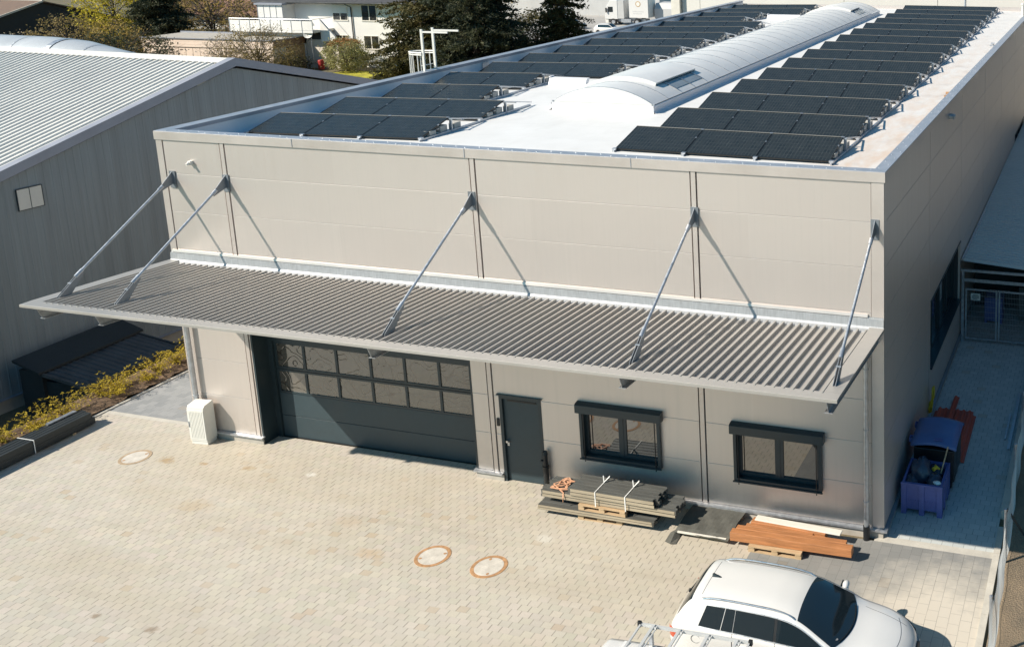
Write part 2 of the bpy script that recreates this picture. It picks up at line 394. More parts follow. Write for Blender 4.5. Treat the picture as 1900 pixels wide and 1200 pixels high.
def flat(name, mb, mat, parent=None, **k):
    """same, keeping face order (sheets and leaves)"""
    off = Vector((0, 0, 0))
    if parent is not None and not k.get('local'): off = WL.get(parent.name, off)
    if k.get('at') is not None: off = Vector(k['at'])
    me = bpy.data.meshes.new(name)
    me.from_pydata([(x-off.x, y-off.y, z-off.z) for x, y, z in mb.v], [], mb.f)
    me.materials.append(M[mat] if isinstance(mat, str) else mat)
    o = bpy.data.objects.new(name, me); C.objects.link(o)
    if parent is not None: o.parent = parent; WL[o.name] = off
    elif k.get('at') is not None: o.location = k['at']; WL[o.name] = off
    if k.get('kind'): o['kind'] = k['kind']
    return o
def thing(name, label, cat, loc=(0, 0, 0), rot=(0, 0, 0), group=None):
    o = bpy.data.objects.new(name, None); C.objects.link(o); o.location = loc; o.rotation_euler = rot
    o.empty_display_size = .2
    WL[o.name] = Vector(loc); return tag(o, label, cat, group)
def tag(o, label, cat, group=None):
    o['label'] = label; o['category'] = cat
    if group: o['group'] = group
    return o
def copy_tree(o, parent=None):
    c = o.copy(); C.objects.link(c)
    if parent is not None: c.parent = parent
    for ch in list(o.children): copy_tree(ch, c)
    return c
ORD = ['front', 'second', 'third', 'fourth', 'fifth', 'sixth', 'seventh', 'eighth', 'ninth', 'tenth', 'eleventh', 'twelfth', 'thirteenth', 'fourteenth', 'rearmost']

# ================================================================== SETTING
def height(x, y):
    a = min(1, max(0, (x+6.0)/1.5)); a = a*a*(3-2*a)
    b = min(1, max(0, (52-y)/3.)); k = a*b
    return -2.0 + k*1.96
xs = [-900, -500, -300, -200, -150, -120, -90, -60, -40, -25, -15, -10, -7, -6, -5.7, -5.4, -5.1, -4.8, -4.5, -4, -3, 0, 10, 22, 24, 30, 45, 70, 120, 250, 500, 900]
ys = [-900, -500, -300, -150, -80, -50, -30, -15, -8, -3, 0, 5, 10, 20, 30, 42, 47, 49, 50, 51, 52, 54, 60, 75, 100, 140, 200, 350, 600, 900]
g = MB(); g.grid([[(x, y, height(x, y)) for x in xs] for y in ys])
flat('ground', g, 'ground', kind='structure')
def sheet(name, rects, z, mat):
    b = MB()
    for x0, x1, y0, y1 in rects: b.quad((x0, y0, z), (x1, y0, z), (x1, y1, z), (x0, y1, z))
    return flat(name, b, mat, kind='structure')
sheet('paving', [(-3.6, 16.2, -45, 0.45), (16.2, 21.3, -45, -26)], 0.0, 'pav')
sheet('grey_paving', [(-3.6, 0.0, .452, 41)], 0.0, 'pavgrey')
sheet('dusty_paving', [(16.2, 21.3, -26, -.16)], 0.0, 'pavdust')
sheet('alley_paving', [(18.7, 21.3, .06, 41)], 0.0, 'pavalley')
sheet('pale_strip', [(18.7, 21.3, -.16, .06)], 0.0, 'kerb')  # pale strip across the alley mouth, between yard and alley paving
sheet('paving_edge', [(-3.6, 0, .30, .452)], 0.004, 'kerb')
b = MB(); 
for k in range(46): b.box(21.3, 21.44, -45+k, -44.012+k, -.3, .035+.004*rng.random())
mesh('kerb', b, 'kerb', kind='structure')
b = MB()
for k in range(24): b.box(21.3, 21.50, 1.4+k*1.0, 2.388+k*1.0, -.3, .17)
mesh('kerb_stones', b, 'kerb', kind='structure')
b = MB(); b.box(-3.7, -3.6, -45, 41, -.3, .03); mesh('bed_kerb', b, 'kerb', kind='structure')
sheet('gravel_strip', [(21.5, 26, -45, 45)], -.02, 'gravel')
g = MB(); r2 = random.Random(3)
NX, NY = 12, 150
g.grid([[(-3.70 - 1.5*i/NX, -14+32*j/NY, .06+.10*math.sin(i/NX*2.2)-1.1*max(0, (i/NX-.68))**1.2+r2.uniform(-.035, .05)) for i in range(NX, -1, -1)] for j in range(NY+1)])
flat('soil_bed', g, 'soil', kind='structure')
sheet('road', [(-75, -2, 96, 150)], -1.98, 'asphalt')
sheet('lawn', [(-55.5, -30, 50, 69.5)], -1.985, 'lawn')

# ================================================================== WAREHOUSE
W_, ZT, Z0, L_ = 18.9, 8.31, 0.23, 41.5
WH = thing('warehouse', 'long flat-roofed warehouse clad in pale taupe panels in the middle of the photo', 'building')
XA, XB, XC = 1.97, 9.09, 14.585; TW = .15
def minus(rect, holes):
    out = [rect]
    for h in holes:
        nx = []
        for r in out:
            x0, x1, z0, z1 = r; a, b_, c, d = h
            if a >= x1 or b_ <= x0 or c >= z1 or d <= z0: nx.append(r); continue
            if x0 < a: nx.append((x0, a, z0, z1)); x0 = a
            if x1 > b_: nx.append((b_, x1, z0, z1)); x1 = b_
            if z0 < c: nx.append((x0, x1, z0, c))
            if z1 > d: nx.append((x0, x1, d, z1))
        out = nx
    return out
GAR = (2.2, 8.62, 0, 3.3); DOOR = (9.38, 10.52, 0, 2.27); W1 = (11.56, 13.62, .95, 2.3); W2 = (15.42, 17.5, .93, 2.28)
bays = [(.2, XA), (XA+TW, XB), (XB+TW, XC), (XC+TW, 18.63)]
b = MB()
for x0, x1 in bays:
    for i in range(8):
        z0, z1 = Z0+i+.006, Z0+i+1-.006
        if i == 7: z1 = 8.12
        for r in minus((x0+.012, x1-.012, z0, z1), (GAR, DOOR, W1, W2)):
            b.box(r[0], r[1], 0, .06, r[2], r[3])
for x0, x1 in bays:      # lit lips of the horizontal panel joints
    for i in range(1, 8):
        zj = Z0+i
        for r in minus((x0+.013, x1-.013, zj-.008, zj+.0052), (GAR, DOOR, W1, W2)):
            b.prism([(-.001, zj-.007), (.0008, zj-.0022), (.012, zj-.0015), (.061, zj-.0015), (.061, zj-.007)], 'x', r[0], r[1])
mesh('front_wall', b, 'wall', WH)
b = MB()
for r in minus((.05, 18.85, .2, 8.2), (GAR, DOOR, W1, W2)): b.box(r[0], r[1], .062, .2, r[2], r[3])
# jambs of the openings
for a, c, d, e in (GAR, DOOR, W1, W2): pass
mesh('joint_backing', b, 'groove', WH)
for x0, x1, nm in ((0, .2, 'corner_trim'), (XA, XA+TW, 'column_trim'), (XB, XB+TW, 'column_trim'), (XC, XC+TW, 'column_trim'), (18.63, 18.9, 'corner_trim')):
    b = MB(); z1 = 8.12
    segs = [(Z0, z1)] if not (XB <= x0 < XB+.1) else [(Z0, z1)]
    for s0, s1 in segs:
        if nm == 'column_trim': b.box(x0+.022, x1-.022, -.012, .06, s0, s1)
        else: b.box(x0, x1-(.012 if x0 < 1 else 0), -.014, .06, s0, s1)
    mesh(nm, b, 'trim', WH)
# right side wall, bays of panels
b = MB(); S1, S = 5.37, 5.58
ycuts = [0.0]+[S1+S*k for k in range(8)]
ycuts = [y for y in ycuts if y < L_]+[L_]
SW = [(5.62, 10.88, 1.45, 3.36), (28.5, 33.4, 2.1, 3.1)]
for a, c in zip(ycuts[:-1], ycuts[1:]):
    for i in range(8):
        z0, z1 = Z0+i+.006, Z0+i+.994
        if i == 7: z1 = 8.12
        for r in minus((a+.02 if a > 0 else .06, c-.02, z0, z1), SW): b.box(18.84, 18.9, r[0], r[1], r[2], r[3])
for a, c in zip(ycuts[:-1], ycuts[1:]):
    for i in range(1, 8):
        zj = Z0+i
        for r in minus((a+.03 if a > 0 else .07, c-.03, zj-.012, zj+.0052), SW):
            b.prism([(18.9015, zj-.018), (18.888, zj+.0055), (18.838, zj+.0055), (18.838, zj-.018)], 'y', r[0], r[1])
mesh('side_wall', b, 'wall', WH)
b = MB()
for r in minus((.07, L_, .2, 8.2), SW): b.box(18.6, 18.835, r[0], r[1], r[2], r[3])
mesh('side_backing', b, 'groove', WH)
b = MB(); b.box(0, .06, .2, L_, Z0, 8.12); mesh('left_wall', b, 'wall', WH)
b = MB(); b.box(.06, 18.6, L_-.1, L_, .2, 8.12); mesh('rear_wall', b, 'wall', WH)
# side windows (deep set band with a half-lowered louvre blind)
for (y0, y1, z0, z1) in SW:
    f = MB(); 
    f.box(18.58, 18.70, y0, y1, z0, z0+.08); f.box(18.58, 18.70, y0, y1, z1-.08, z1)
    n = 4
    for k in range(n+1):
        yy = y0+(y1-y0-.08)*k/n; f.box(18.58, 18.70, yy, yy+.08, z0+.08, z1-.08)
    f.box(18.7, 18.93, y0-.02, y1+.02, z1, z1+.03); f.box(18.7, 18.95, y0, y1, z0-.03, z0+.007)
    fr = mesh('side_window', f, 'anth', WH)
    mesh('pane', MB().box(18.62, 18.64, y0+.02, y1-.02, z0+.02, z1-.02), 'glass', fr)
    lv = MB()
    for k in range(9): lv.box(18.66, 18.69, y0+.2, y0+1.2, z1-.25-.14*k, z1-.23-.14*k)
    mesh('louvre_blind', lv, 'galv', fr)
# plinth and sill flashing
b = MB()
for x0, x1 in ((.02, 2.2), (8.62, 9.38), (10.52, 18.88)): b.box(x0, x1, -.035, .2, -.1, .185)
b.box(18.7, 18.935, .202, L_, -.1, .185)
mesh('plinth', b, 'concrete', WH)
for x0, x1 in ((.02, 2.22), (8.56, 9.37), (10.53, 18.98)):
    b = MB(); b.prism([(-.09, .165), (-.09, .205), (.02, .228), (.02, .19)], 'x', x0, x1); mesh('sill_flashing', b, 'galv', WH)
b = MB(); b.prism([(18.98, .165), (18.98, .205), (18.85, .228), (18.85, .19)], 'y', -.05, L_); mesh('sill_flashing', b, 'steelgrey', WH)
# parapet
b = MB(); b.box(-.02, 18.93, -.035, .10, 8.10, ZT); b.box(18.79, 18.935, .10, L_, 8.10, ZT); b.box(-.02, .10, .10, L_, 8.10, ZT)
mesh('parapet_fascia', b, 'trim', WH)
b = MB()
b.box(.33, 18.66, -.02, .24, ZT, ZT+.012); b.box(18.66, 18.93, -.02, L_, ZT, ZT+.014); b.box(-.02, .33, -.02, L_, ZT, ZT+.014)
for x in (4.2, 9.0, 13.2): b.box(x, x+.012, -.045, -.035, 8.11, ZT+.004)
mesh('coping', b, 'coping', WH)
mesh('coping_drip', MB().box(.331, .352, .25, L_-.4, ZT-.085, ZT+.010), 'halltrim', WH)
b = MB()
for k in range(60):
    b.lathe([(0.016, 0), (.011, .010), (0, .012)], (.3+k*.31, .05+.11*(k % 2), ZT+.012), 6)
for k in range(120): b.lathe([(0.016, 0), (.011, .010), (0, .012)], (18.73+.13*(k % 2), .3+k*.31, ZT+.014), 6)
mesh('coping_screws', b, 'galv', WH)
def roofz(x):
    P = [(.2, 7.80), (6.25, 7.90), (9., 7.93), (12, 7.915), (18.8, 7.875)]
    for (a, za), (c, zc) in zip(P[:-1], P[1:]):
        if x <= c: return za+(zc-za)*(x-a)/(c-a)
    return P[-1][1]
b = MB(); XS = [.25, 3, 6.25, 9, 12, 15, 18.72]
b.grid([[(x, y, roofz(x)) for x in XS] for y in (.2, L_-.1)])
flat('roof', b, 'roofwhite', WH)
b = MB()   # coved upstand behind the parapet
cove = [(.33, 8.30), (.34, 8.0), (.38, 7.90), (.46, 7.84), (.56, 7.812)]
b.grid([[(x, y, z) for x, z in cove] for y in (.24, L_-.3)])
b.grid([[(18.66, y, 8.30), (18.655, y, 8.0), (18.6, y, 7.89)] for y in (.24, L_-.3)])
b.quad((.33, .24, 8.3), (18.66, .24, 8.3), (18.66, .26, 7.8), (.33, .26, 7.8))
mesh('upstand', b, 'upstand', WH, smooth=True, auto=False)

# ---- sectional garage door
J = MB(); J.box(2.16, 2.212, -.006, .60, -.02, 3.3); J.box(8.608, 8.66, -.006, .60, -.02, 3.3); J.box(2.212, 8.608, -.006, .60, 3.26, 3.3)
J.box(2.212, 2.36, .44, .60, -.02, 3.26); J.box(8.46, 8.608, .44, .60, -.02, 3.26); J.box(2.36, 8.46, .44, .60, 2.72, 3.26)
gd = MB()
gd.box(2.37, 8.45, .50, .54, .012, .612); gd.box(2.37, 8.45, .50, .54, .622, 1.25)
G = mesh('garage_door', gd, 'anthm', WH, bevel=.006)
mesh('door_jamb', J, 'anth', G)
gx = [2.37, 3.25, 4.26, 5.30, 6.32, 7.33, 8.45]
gz = [(1.26, 1.93), (1.945, 2.70)]
fr = MB()
for z0, z1 in gz:
    fr.box(2.37, 8.45, .49, .54, z0, z0+.055); fr.box(2.37, 8.45, .49, .54, z1-.055, z1)
    for k, x in enumerate(gx):
        xx = x if k < 6 else x-.07
        fr.box(xx, xx+.07, .49, .54, z0+.055, z1-.055)
mesh('glazing_frame', fr, 'anth', G)
for z0, z1 in gz:
    for k in range(6):
        p = MB(); n = 10
        p.box(gx[k]+.07, gx[k+1] if k < 5 else gx[k+1]-.07, .512, .53, z0+.055, z1-.055)
        mesh('pane', p, 'pane', G)
mesh('seal', MB().box(2.37, 8.45, .495, .545, -.01, .012), 'rubber', G)
# ---- personnel door
d = MB(); d.box(9.46, 10.44, .05, .10, .015, 2.16)
D = mesh('entrance_door', d, 'anthm', WH, bevel=.006)
f = MB(); f.box(9.38, 9.46, -.012, .14, .0, 2.27); f.box(10.44, 10.52, -.012, .14, 0, 2.27); f.box(9.46, 10.44, -.012, .14, 2.18, 2.27)
mesh('door_frame', f, 'anth', D)
f = MB(); f.box(9.34, 10.56, -.05, .0, 2.27, 2.295); mesh('drip_cap', f, 'anth', D)
f = MB(); f.box(9.57, 10.36, .035, .05, 2.10, 2.145); mesh('door_closer', f, 'black', D)
f = MB(); f.lathe([(0, 0), (.028, 0), (.028, .012), (0, .014)], (0, 0, 0), 12)
hm = MB()
hm.tube([(9.53, .05, 1.06), (9.53, -.01, 1.06)], .03, 10); hm.tube([(9.53, -.005, 1.06), (9.53, -.03, 1.06)], [.038, .03], 10)
hm.box(9.505, 9.555, .035, .05, .93, 1.02); hm.tube([(9.53, .05, .96), (9.53, .02, .96)], .012, 8)
mesh('door_handle', hm, 'chrome', D, smooth=True)
# ---- keypad
mesh('keypad', MB().box(9.285, 9.355, -.03, 0, 1.45, 1.65), 'black', WH, bevel=.008)
# ---- windows
for (x0, x1, z0, z1) in (W1, W2):
    f = MB(); t = .075
    f.box(x0, x0+t, -.09, .16, z0, z1); f.box(x1-t, x1, -.09, .16, z0, z1); f.box(x0+t, x1-t, -.09, .16, z0, z0+t); f.box(x0+t, x1-t, -.05, .16, z1-t, z1)
    f.box(x0-.02, x1+.02, -.12, -.09, z0-.02, z0+.012)
    F = mesh('window', f, 'anth', WH, bevel=.004)
    s = MB(); xm = (x0+x1)/2
    for a, c in ((x0+t, xm-.025), (xm+.025, x1-t)):
        s.box(a, a+.075, .07, .13, z0+t, z1-t); s.box(c-.075, c, .07, .13, z0+t, z1-t)
        s.box(a+.075, c-.075, .07, .13, z0+t, z0+t+.075); s.box(a+.075, c-.075, .07, .13, z1-t-.075, z1-t)
    s.box(xm-.025, xm+.025, .06, .13, z0+t, z1-t)
    mesh('sash', s, 'anth', F)
    for a, c in ((x0+t+.075, xm-.10), (xm+.10, x1-t-.075)):
        mesh('pane', MB().box(a-.002, c+.002, .095, .105, z0+t+.073, z1-t-.073), 'glass', F)
    s = MB(); s.prism([(-.16, z1-.17), (-.16, z1+.03), (-.12, z1+.06), (0, z1+.075), (0, z1-.17)], 'x', x0-.06, x1+.06)
    mesh('shutter_box', s, 'anth', F, bevel=.004)
    for x in (x0+.12, x1-.12): mesh('guide_rail', MB().tube([(x, -.10, z0-.07), (x, -.10, z1-.15)], .012, 6), 'black', F)
# ---- small wall fittings
s = MB(); s.box(1.0, 1.09, -.09, 0, 7.50, 7.60); s.tube([(1.045, -.09, 7.55), (1.045, -.17, 7.52)], .035, 10)
mesh('wall_camera', s, 'white', WH, smooth=True)
s = MB(); s.box(18.9, 19.02, 8.3, 8.62, 7.82, 7.92); s.box(19.02, 19.06, 8.32, 8.60, 7.80, 7.90)
mesh('side_lamp', s, 'galv', WH, bevel=.01)
def downpipe(x, y, z1, r=.055, boot=True):
    p = MB(); p.tube([(x, y, .32), (x, y, z1)], r, 12)
    for z in (.9, 2.6, 4.0):
        if z < z1: p.tube([(x, y, z), (x, y, z+.03)], r+.012, 12); p.box(x-.012, x+.012, y, .0, z, z+.03)
    o = mesh('downpipe', p, 'galv', WH, smooth=True)
    p = MB(); p.tube([(x, y, -.02), (x, y, .33)], r+.02, 12); mesh('pipe_boot', p, 'black', o, smooth=True)
downpipe(18.53, -.15, 4.75); 
p = MB(); p.tube([(.26, -.12, 0), (.26, -.12, 4.8)], .06, 12)
for z in (1.2, 3.3): p.tube([(.26, -.12, z), (.26, -.12, z+.03)], .072, 12)
mesh('downpipe', p, 'galv', WH, smooth=True)
p = MB(); p.tube([(10.60, -.10, -.02), (10.60, -.10, .55)], .065, 12); p.tube([(10.60, -.10, .55), (10.60, -.10, .62)], .078, 12); p.tube([(10.60, -.10, .62), (10.60, -.10, .92)], [.06, .06], 12)
p.tube([(10.60, -.10, .92), (10.60, -.10, 1.0)], [.07, .05], 12); p.tube([(10.60, -.10, .74), (10.52, -.16, .78)], .03, 8)
mesh('standpipe', p, 'black', WH, smooth=True)

# ---- entrance canopy
ZF, ZB, DP = 5.14, 4.92, 3.82
def zc(y): return ZB + (ZF-ZB)*(-y/DP)
f = MB()
f.prism([(-DP, ZF-.065), (-DP, ZF), (-DP+.28, zc(-DP+.28)+.012), (-DP+.28, zc(-DP+.28)-.03), (-DP+.02, ZF-.065)], 'x', -.02, 18.92)
CN = mesh('canopy', f, 'deck', WH, bevel=.004)
for x0, x1 in ((-.02, .30), (18.60, 18.92)):
    s = MB(); s.prism([(-DP+.282, zc(-DP+.28)-.045), (-DP+.282, zc(-DP+.28)+.012), (-.06, zc(-.06)+.012), (-.06, zc(-.06)-.045)], 'x', x0, x1)
    mesh('side_flashing', s, 'deck', CN)
s = MB(); pitch, hr = .183, .064
prof = []; x = .30
while x < 18.60-pitch:
    prof += [(x, 0), (x+.132, 0), (x+.140, hr), (x+.174, hr), (x+.183, 0)]; x += pitch
prof.append((18.60, 0))
ya, yb = -DP+.22, -.24
s.grid([[(px, ya, zc(ya)-.042+h) for px, h in prof], [(px, yb, zc(yb)-.042+h) for px, h in prof]])
# closed rib ends
for j in range(0, len(prof)-5, 5):
    q = prof[j+1:j+5]
    for y in (ya, yb): s.quad(*[(px, y, zc(y)-.042+h) for px, h in q])
flat('deck_sheet', s, 'deck', CN)
s = MB()
sp = [(-.28, zc(-.28)-.048), (-.25, zc(-.25)-.034), (-.10, zc(-.1)-.015), (-.06, zc(0)+.03), (-.05, zc(0)+.20), (-.018, zc(0)+.205), (-.018, zc(0)+.225)]
s.grid([[(x, y, z) for y, z in sp] for x in (-.0, 18.9)])
flat('wall_flashing', s, 'lead', CN)
mesh('cover_strip', MB().prism([(-.02, 5.13), (-.045, 5.14), (-.03, 5.20), (0, 5.2), (0, 5.13)], 'x', .05, 18.55), 'trim', CN)
for bx in (.39, 2.06, 9.10, 14.67, 18.71):
    s = MB(); h = .27
    def zt(y): return zc(y)-.075
    y0, y1 = -DP+.04, -.002; ye = -DP+.16
    s.prism([(y0, zt(y0)-.012), (y0, zt(y0)), (y1, zt(y1)), (y1, zt(y1)-.012)], 'x', bx-.075, bx+.075)
    s.prism([(ye, zt(ye)-h), (ye, zt(ye)-h+.012), (y1, zt(y1)-h+.012), (y1, zt(y1)-h)], 'x', bx-.075, bx+.075)
    s.prism([(y0+.02, zt(y0)-.012), (ye, zt(ye)-h+.012), (y1, zt(y1)-h+.012), (y1, zt(y1)-.012)], 'x', bx-.005, bx+.005)
    mesh('beam', s, 'galv', CN)
    a, c = Vector((bx, -.16, 7.08)), Vector((bx, -2.98, 5.36))
    s = MB(); d = (c-a).normalized(); s.tube([a+d*.28, c-d*.28], .032, 10)
    s.tube([a+d*.20, a+d*.34], .045, 10); s.tube([c-d*.42, c-d*.2], .045, 10)
    T = mesh('tie_rod', s, 'galv', CN, smooth=True)
    s = MB(); s.prism([(0, 7.29), (-.02, 7.29), (-.45, 6.935), (-.42, 6.845), (-.02, 6.97), (0, 6.97)], 'x', bx-.008, bx+.008)
    s.box(bx-.09, bx+.09, -.03, -.012, 6.86, 7.30)
    mesh('wall_bracket', s, 'steelgrey', T)
    s = MB()
    for dx in (-.03, .02): s.prism([(-3.28, zc(-3.28)-.03), (-3.26, zc(-3.26)+.04), (-2.66, 5.575), (-2.61, 5.50), (-3.02, zc(-3.02)-.03)], 'x', bx+dx, bx+dx+.01)
    s.tube([(bx-.05, -2.95, 5.36), (bx+.05, -2.95, 5.36)], .02, 8)
    mesh('fork_bracket', s, 'steelgrey', T)
# ---- barrel rooflight
SK = -.0145
def dx(y): return SK*(y-6.7)
DX0, DX1, DZ, DA = 7.28, 10.52, 8.17, .47
xc, hw = (DX0+DX1)/2, (DX1-DX0)/2
def arc(n, y, grow=0., a=0., b_=1.):
    out = []
    for k in range(n+1):
        t = a+(b_-a)*k/n; u = -1+2*t
        rr = (hw*hw+DA*DA)/(2*DA); th0 = math.asin(hw/rr); th = th0*u
        out.append((xc+dx(y)+(rr+grow)*math.sin(th), y, DZ+DA-rr+(rr+grow)*math.cos(th)))
    return out
Y0, Y1 = 6.72, 37.6
s = MB(); s.grid([arc(24, y) for y in (Y0, Y1)])
ends = arc(24, Y0); s.quad(*(ends+[(DX1, Y0, DZ-.02), (DX0, Y0, DZ-.02)]))
ends = arc(24, Y1); s.quad(*(ends[::-1]+[(DX0+dx(Y1), Y1, DZ-.02), (DX1+dx(Y1), Y1, DZ-.02)]))
RL = mesh('rooflight', s, 'poly', WH, smooth=True)
cu = MB()
for sgn, x0 in ((-1, DX0), (1, DX1)):
    pr = [(.03, DZ-.01), (.05, DZ-.03), (.05, DZ-.06), (0.03, DZ-.09), (.03, 8.0), (.06, 7.95), (.14, 7.91), (.2, 7.895)]
    cu.grid([[(x0+dx(y)+sgn*px, y, z) for px, z in pr] for y in (Y0-.04, Y1+.04)])
cu.grid([[(DX0-.03, Y0-.04, z), (DX1+.03, Y0-.04, z)] for z in (DZ-.01, 7.89)])
mesh('curb', cu, 'upstand', RL, smooth=True)
s = MB(); y = Y0+.02; k = 0
seams = []
while y < Y1: seams.append(y); y += 1.06
for y in seams: 
    A = arc(24, y, .003); B_ = arc(24, y, .014); C_ = arc(24, y+.028, .014); D_ = arc(24, y+.028, .003)
    s.grid([A, B_, C_, D_])
for x0 in (DX0, DX1): s.box(min(x0-.04, x0+.04), max(x0-.04, x0+.04), Y0, Y0+.03, DZ-.05, DZ+.03)
mesh('glazing_bar', s, 'galv', RL)
for (ya_, yb_) in ((8.25, 11.35), (33.2, 35.2)):
    s = MB()
    A = arc(20, ya_, .10, .0, .80); B_ = arc(20, yb_, .10, .0, .80)
    s.grid([A, B_]); s.grid([arc(20, ya_, .0, 0, .8), A]); s.grid([B_, arc(20, yb_, .0, 0, .8)]); s.grid([[A[-1], B_[-1]], [arc(20, ya_, .05, 0, .8)[-1], arc(20, yb_, .05, 0, .8)[-1]]])
    mesh('vent_flap', s, 'poly', RL, smooth=True)
    s = MB(); yo0, yo1 = ya_+(yb_-ya_)*.20, ya_+(yb_-ya_)*.88; s.grid([arc(6, yo0, .012, .80, .925), arc(6, yo1, .012, .80, .925)])
    mesh('vent_opening', s, 'ventglass', RL, smooth=True)
    for u in (0, .5, 1):
        yy = yo0+(yo1-yo0)*u; s = MB(); s.grid([arc(6, yy-.03, .03, .8, .95), arc(6, yy+.03, .03, .8, .95)]); mesh('vent_bar', s, 'galv', RL)

# ================================================================== SOLAR ARRAY
DEP, RISE = 1.20, .31
def make_panel(wd):
    t = thing('solar_panel', 'x', 'solar panel')
    f = MB(); LN = math.hypot(DEP, RISE)
    for a in ((0, wd, 0, .018), (0, wd, LN-.018, LN), (0, .018, .018, LN-.018), (wd-.018, wd, .018, LN-.018)): f.box(*a, -.035, .004)
    mesh('frame', f, 'pframe', t, local=True)
    e_ = MB(); e_.box(-.004, wd+.004, LN, LN+.022, -.05, .008); mesh('back_edge', e_, 'pridge', t, local=True)
    g_ = MB(); g_.box(.018, wd-.018, .018, LN-.018, -.03, 0); mesh('cell_sheet', g_, 'solar', t, local=True)
    c = MB(); c.box(wd-.05, wd+.03, LN-.01, LN+.026, -.02, .014); mesh('edge_clamp', c, 'galv', t, local=True)
    c = MB(); c.box(wd-.012, wd+.014, LN*.62, LN*.62+.05, -.01, .010); mesh('middle_clamp', c, 'galv', t, local=True)
    return t
protos = {'left': make_panel(1.812), 'right': make_panel(1.802)}
used = {'left': False, 'right': False}
tilt = math.atan2(RISE, DEP)
POSN = {'left': ('leftmost', 'middle', 'rightmost'), 'right': ('leftmost', 'middle', 'rightmost')}
def make_rack():
    t = thing('panel_rack', 'x', 'panel rack')
    s = MB(); s.box(-.035, .035, -.02, .02, .0, .37); s.box(-.05, .05, -.03, .03, .33, .37)
    mesh('post', s, 'galv', t, local=True)
    s = MB(); s.bar((0, 0, .36), (0, 1.36, .10), .035, .03); s.bar((-.16, -.04, .33), (-.16, -1.15, .07), .03, .03); s.bar((-.3, -.02, .34), (.04, -.02, .34), .03, .03); s.bar((-.34, .5, .24), (.04, .5, .24), .03, .03)
    s.bar((-.3, -.55, .18), (.02, -.55, .18), .05, .012)
    mesh('brace', s, 'galv', t, local=True)
    s = MB(); s.bar((0, -1.32, .03), (0, 1.28, .03), .045, .05); s.box(-.05, .05, -1.30, -1.20, .055, .10)
    mesh('base_rail', s, 'galv', t, local=True)
    for q in ((-.22, -.02, -.86, -.60, 0.055, .17), (-.24, -.03, -.40, -.12, .055, .22), (-.20, -.01, .16, .44, .0, .20)):
        mesh('ballast_block', MB().box(*q), 'ballast', t, local=True, bevel=.012)
    return t
rackP = make_rack(); rack_used = False
for side, x0, wd in (('left', .72, 1.812), ('right', 11.72, 1.802)):
    for k in range(15):
        y = 2.08+2.6*k; sk = SK*(y-2.08)
        n = 2 if side == 'left' and k in (2, 3, 11, 12) else 3
        for i in range(n):
            xa = x0+i*(wd+.012)+sk; xb = xa+wd
            za, zb = roofz(xa)+.075, roofz(xb)+.075
            p = protos[side]
            if used[side]: p = copy_tree(p)
            used[side] = True
            p.location = (xa, y, za); p.rotation_euler = Euler((tilt, -math.atan2(zb-za, wd), 0), 'XYZ')
            rowtxt = '%s row%s' % (ORD[k], ' from the front' if 0 < k < 14 else '')
            ps = ('left', 'right')[i] if n == 2 else ('left', 'middle', 'right')[i]
            p['label'] = 'black solar panel, %s of %s, %s, %s of the rooflight' % (ps, ('two', 'three')[n-2], rowtxt, side)
            p['category'] = 'solar panel'; p['group'] = 'solar panels on the warehouse roof'
        xr = x0+n*(wd+.012)+sk+.035
        r = rackP if not rack_used else copy_tree(rackP); rack_used = True
        yr = y+DEP+.03; r.location = (xr, yr, roofz(xr)+.002)
        r['label'] = 'ballasted metal rack ending the %s panel row%s, %s of the rooflight' % (ORD[k], ' from the front' if 0 < k < 14 else '', side)
        r['category'] = 'panel rack'; r['group'] = 'racks at the ends of the solar panel rows'
        # feet under the front edge of the first row
        if k == 0:
            for i in range(n):
                xf = x0+i*(wd+.012)-.006
                f = MB(); f.box(xf-.03, xf+.03, y-.10, y+.25, roofz(xf)+.002, roofz(xf)+.05); f.box(xf-.05, xf+.05, y-.06, y+.03, roofz(xf)+.05, roofz(xf)+.085)
                o = mesh('rail_foot', f, 'galv', at=(xf, y, roofz(xf)))
                tag(o, 'small metal foot under the front panel row %s of the rooflight, %s' % (side, ('at left corner', 'at left joint', 'at right joint')[i]), 'rail foot', 'feet under the front solar panels')
for k, (xx, yy, w_) in enumerate(((4.55, 10.95, 1.42), (4.35, 34.3, 1.9))):
    s = MB(); z = roofz(xx+.5); s.prism([(yy, z), (yy, z+.06), (yy+.12, z+.24), (yy+.34, z+.25), (yy+.34, z+.23), (yy+.14, z)], 'x', xx, xx+w_)
    s.box(xx-.02, xx+.04, yy+.1, yy+.36, z+.25, z+.29)
    o = mesh('wind_deflector', s, 'upstand', at=(xx, yy, z), bevel=.006)
    tag(o, ('white metal wind deflector in the gap beside the near end of the rooflight', 'white metal wind deflector in the far gap left of the rooflight')[k], 'wind deflector', 'wind deflectors on the roof')
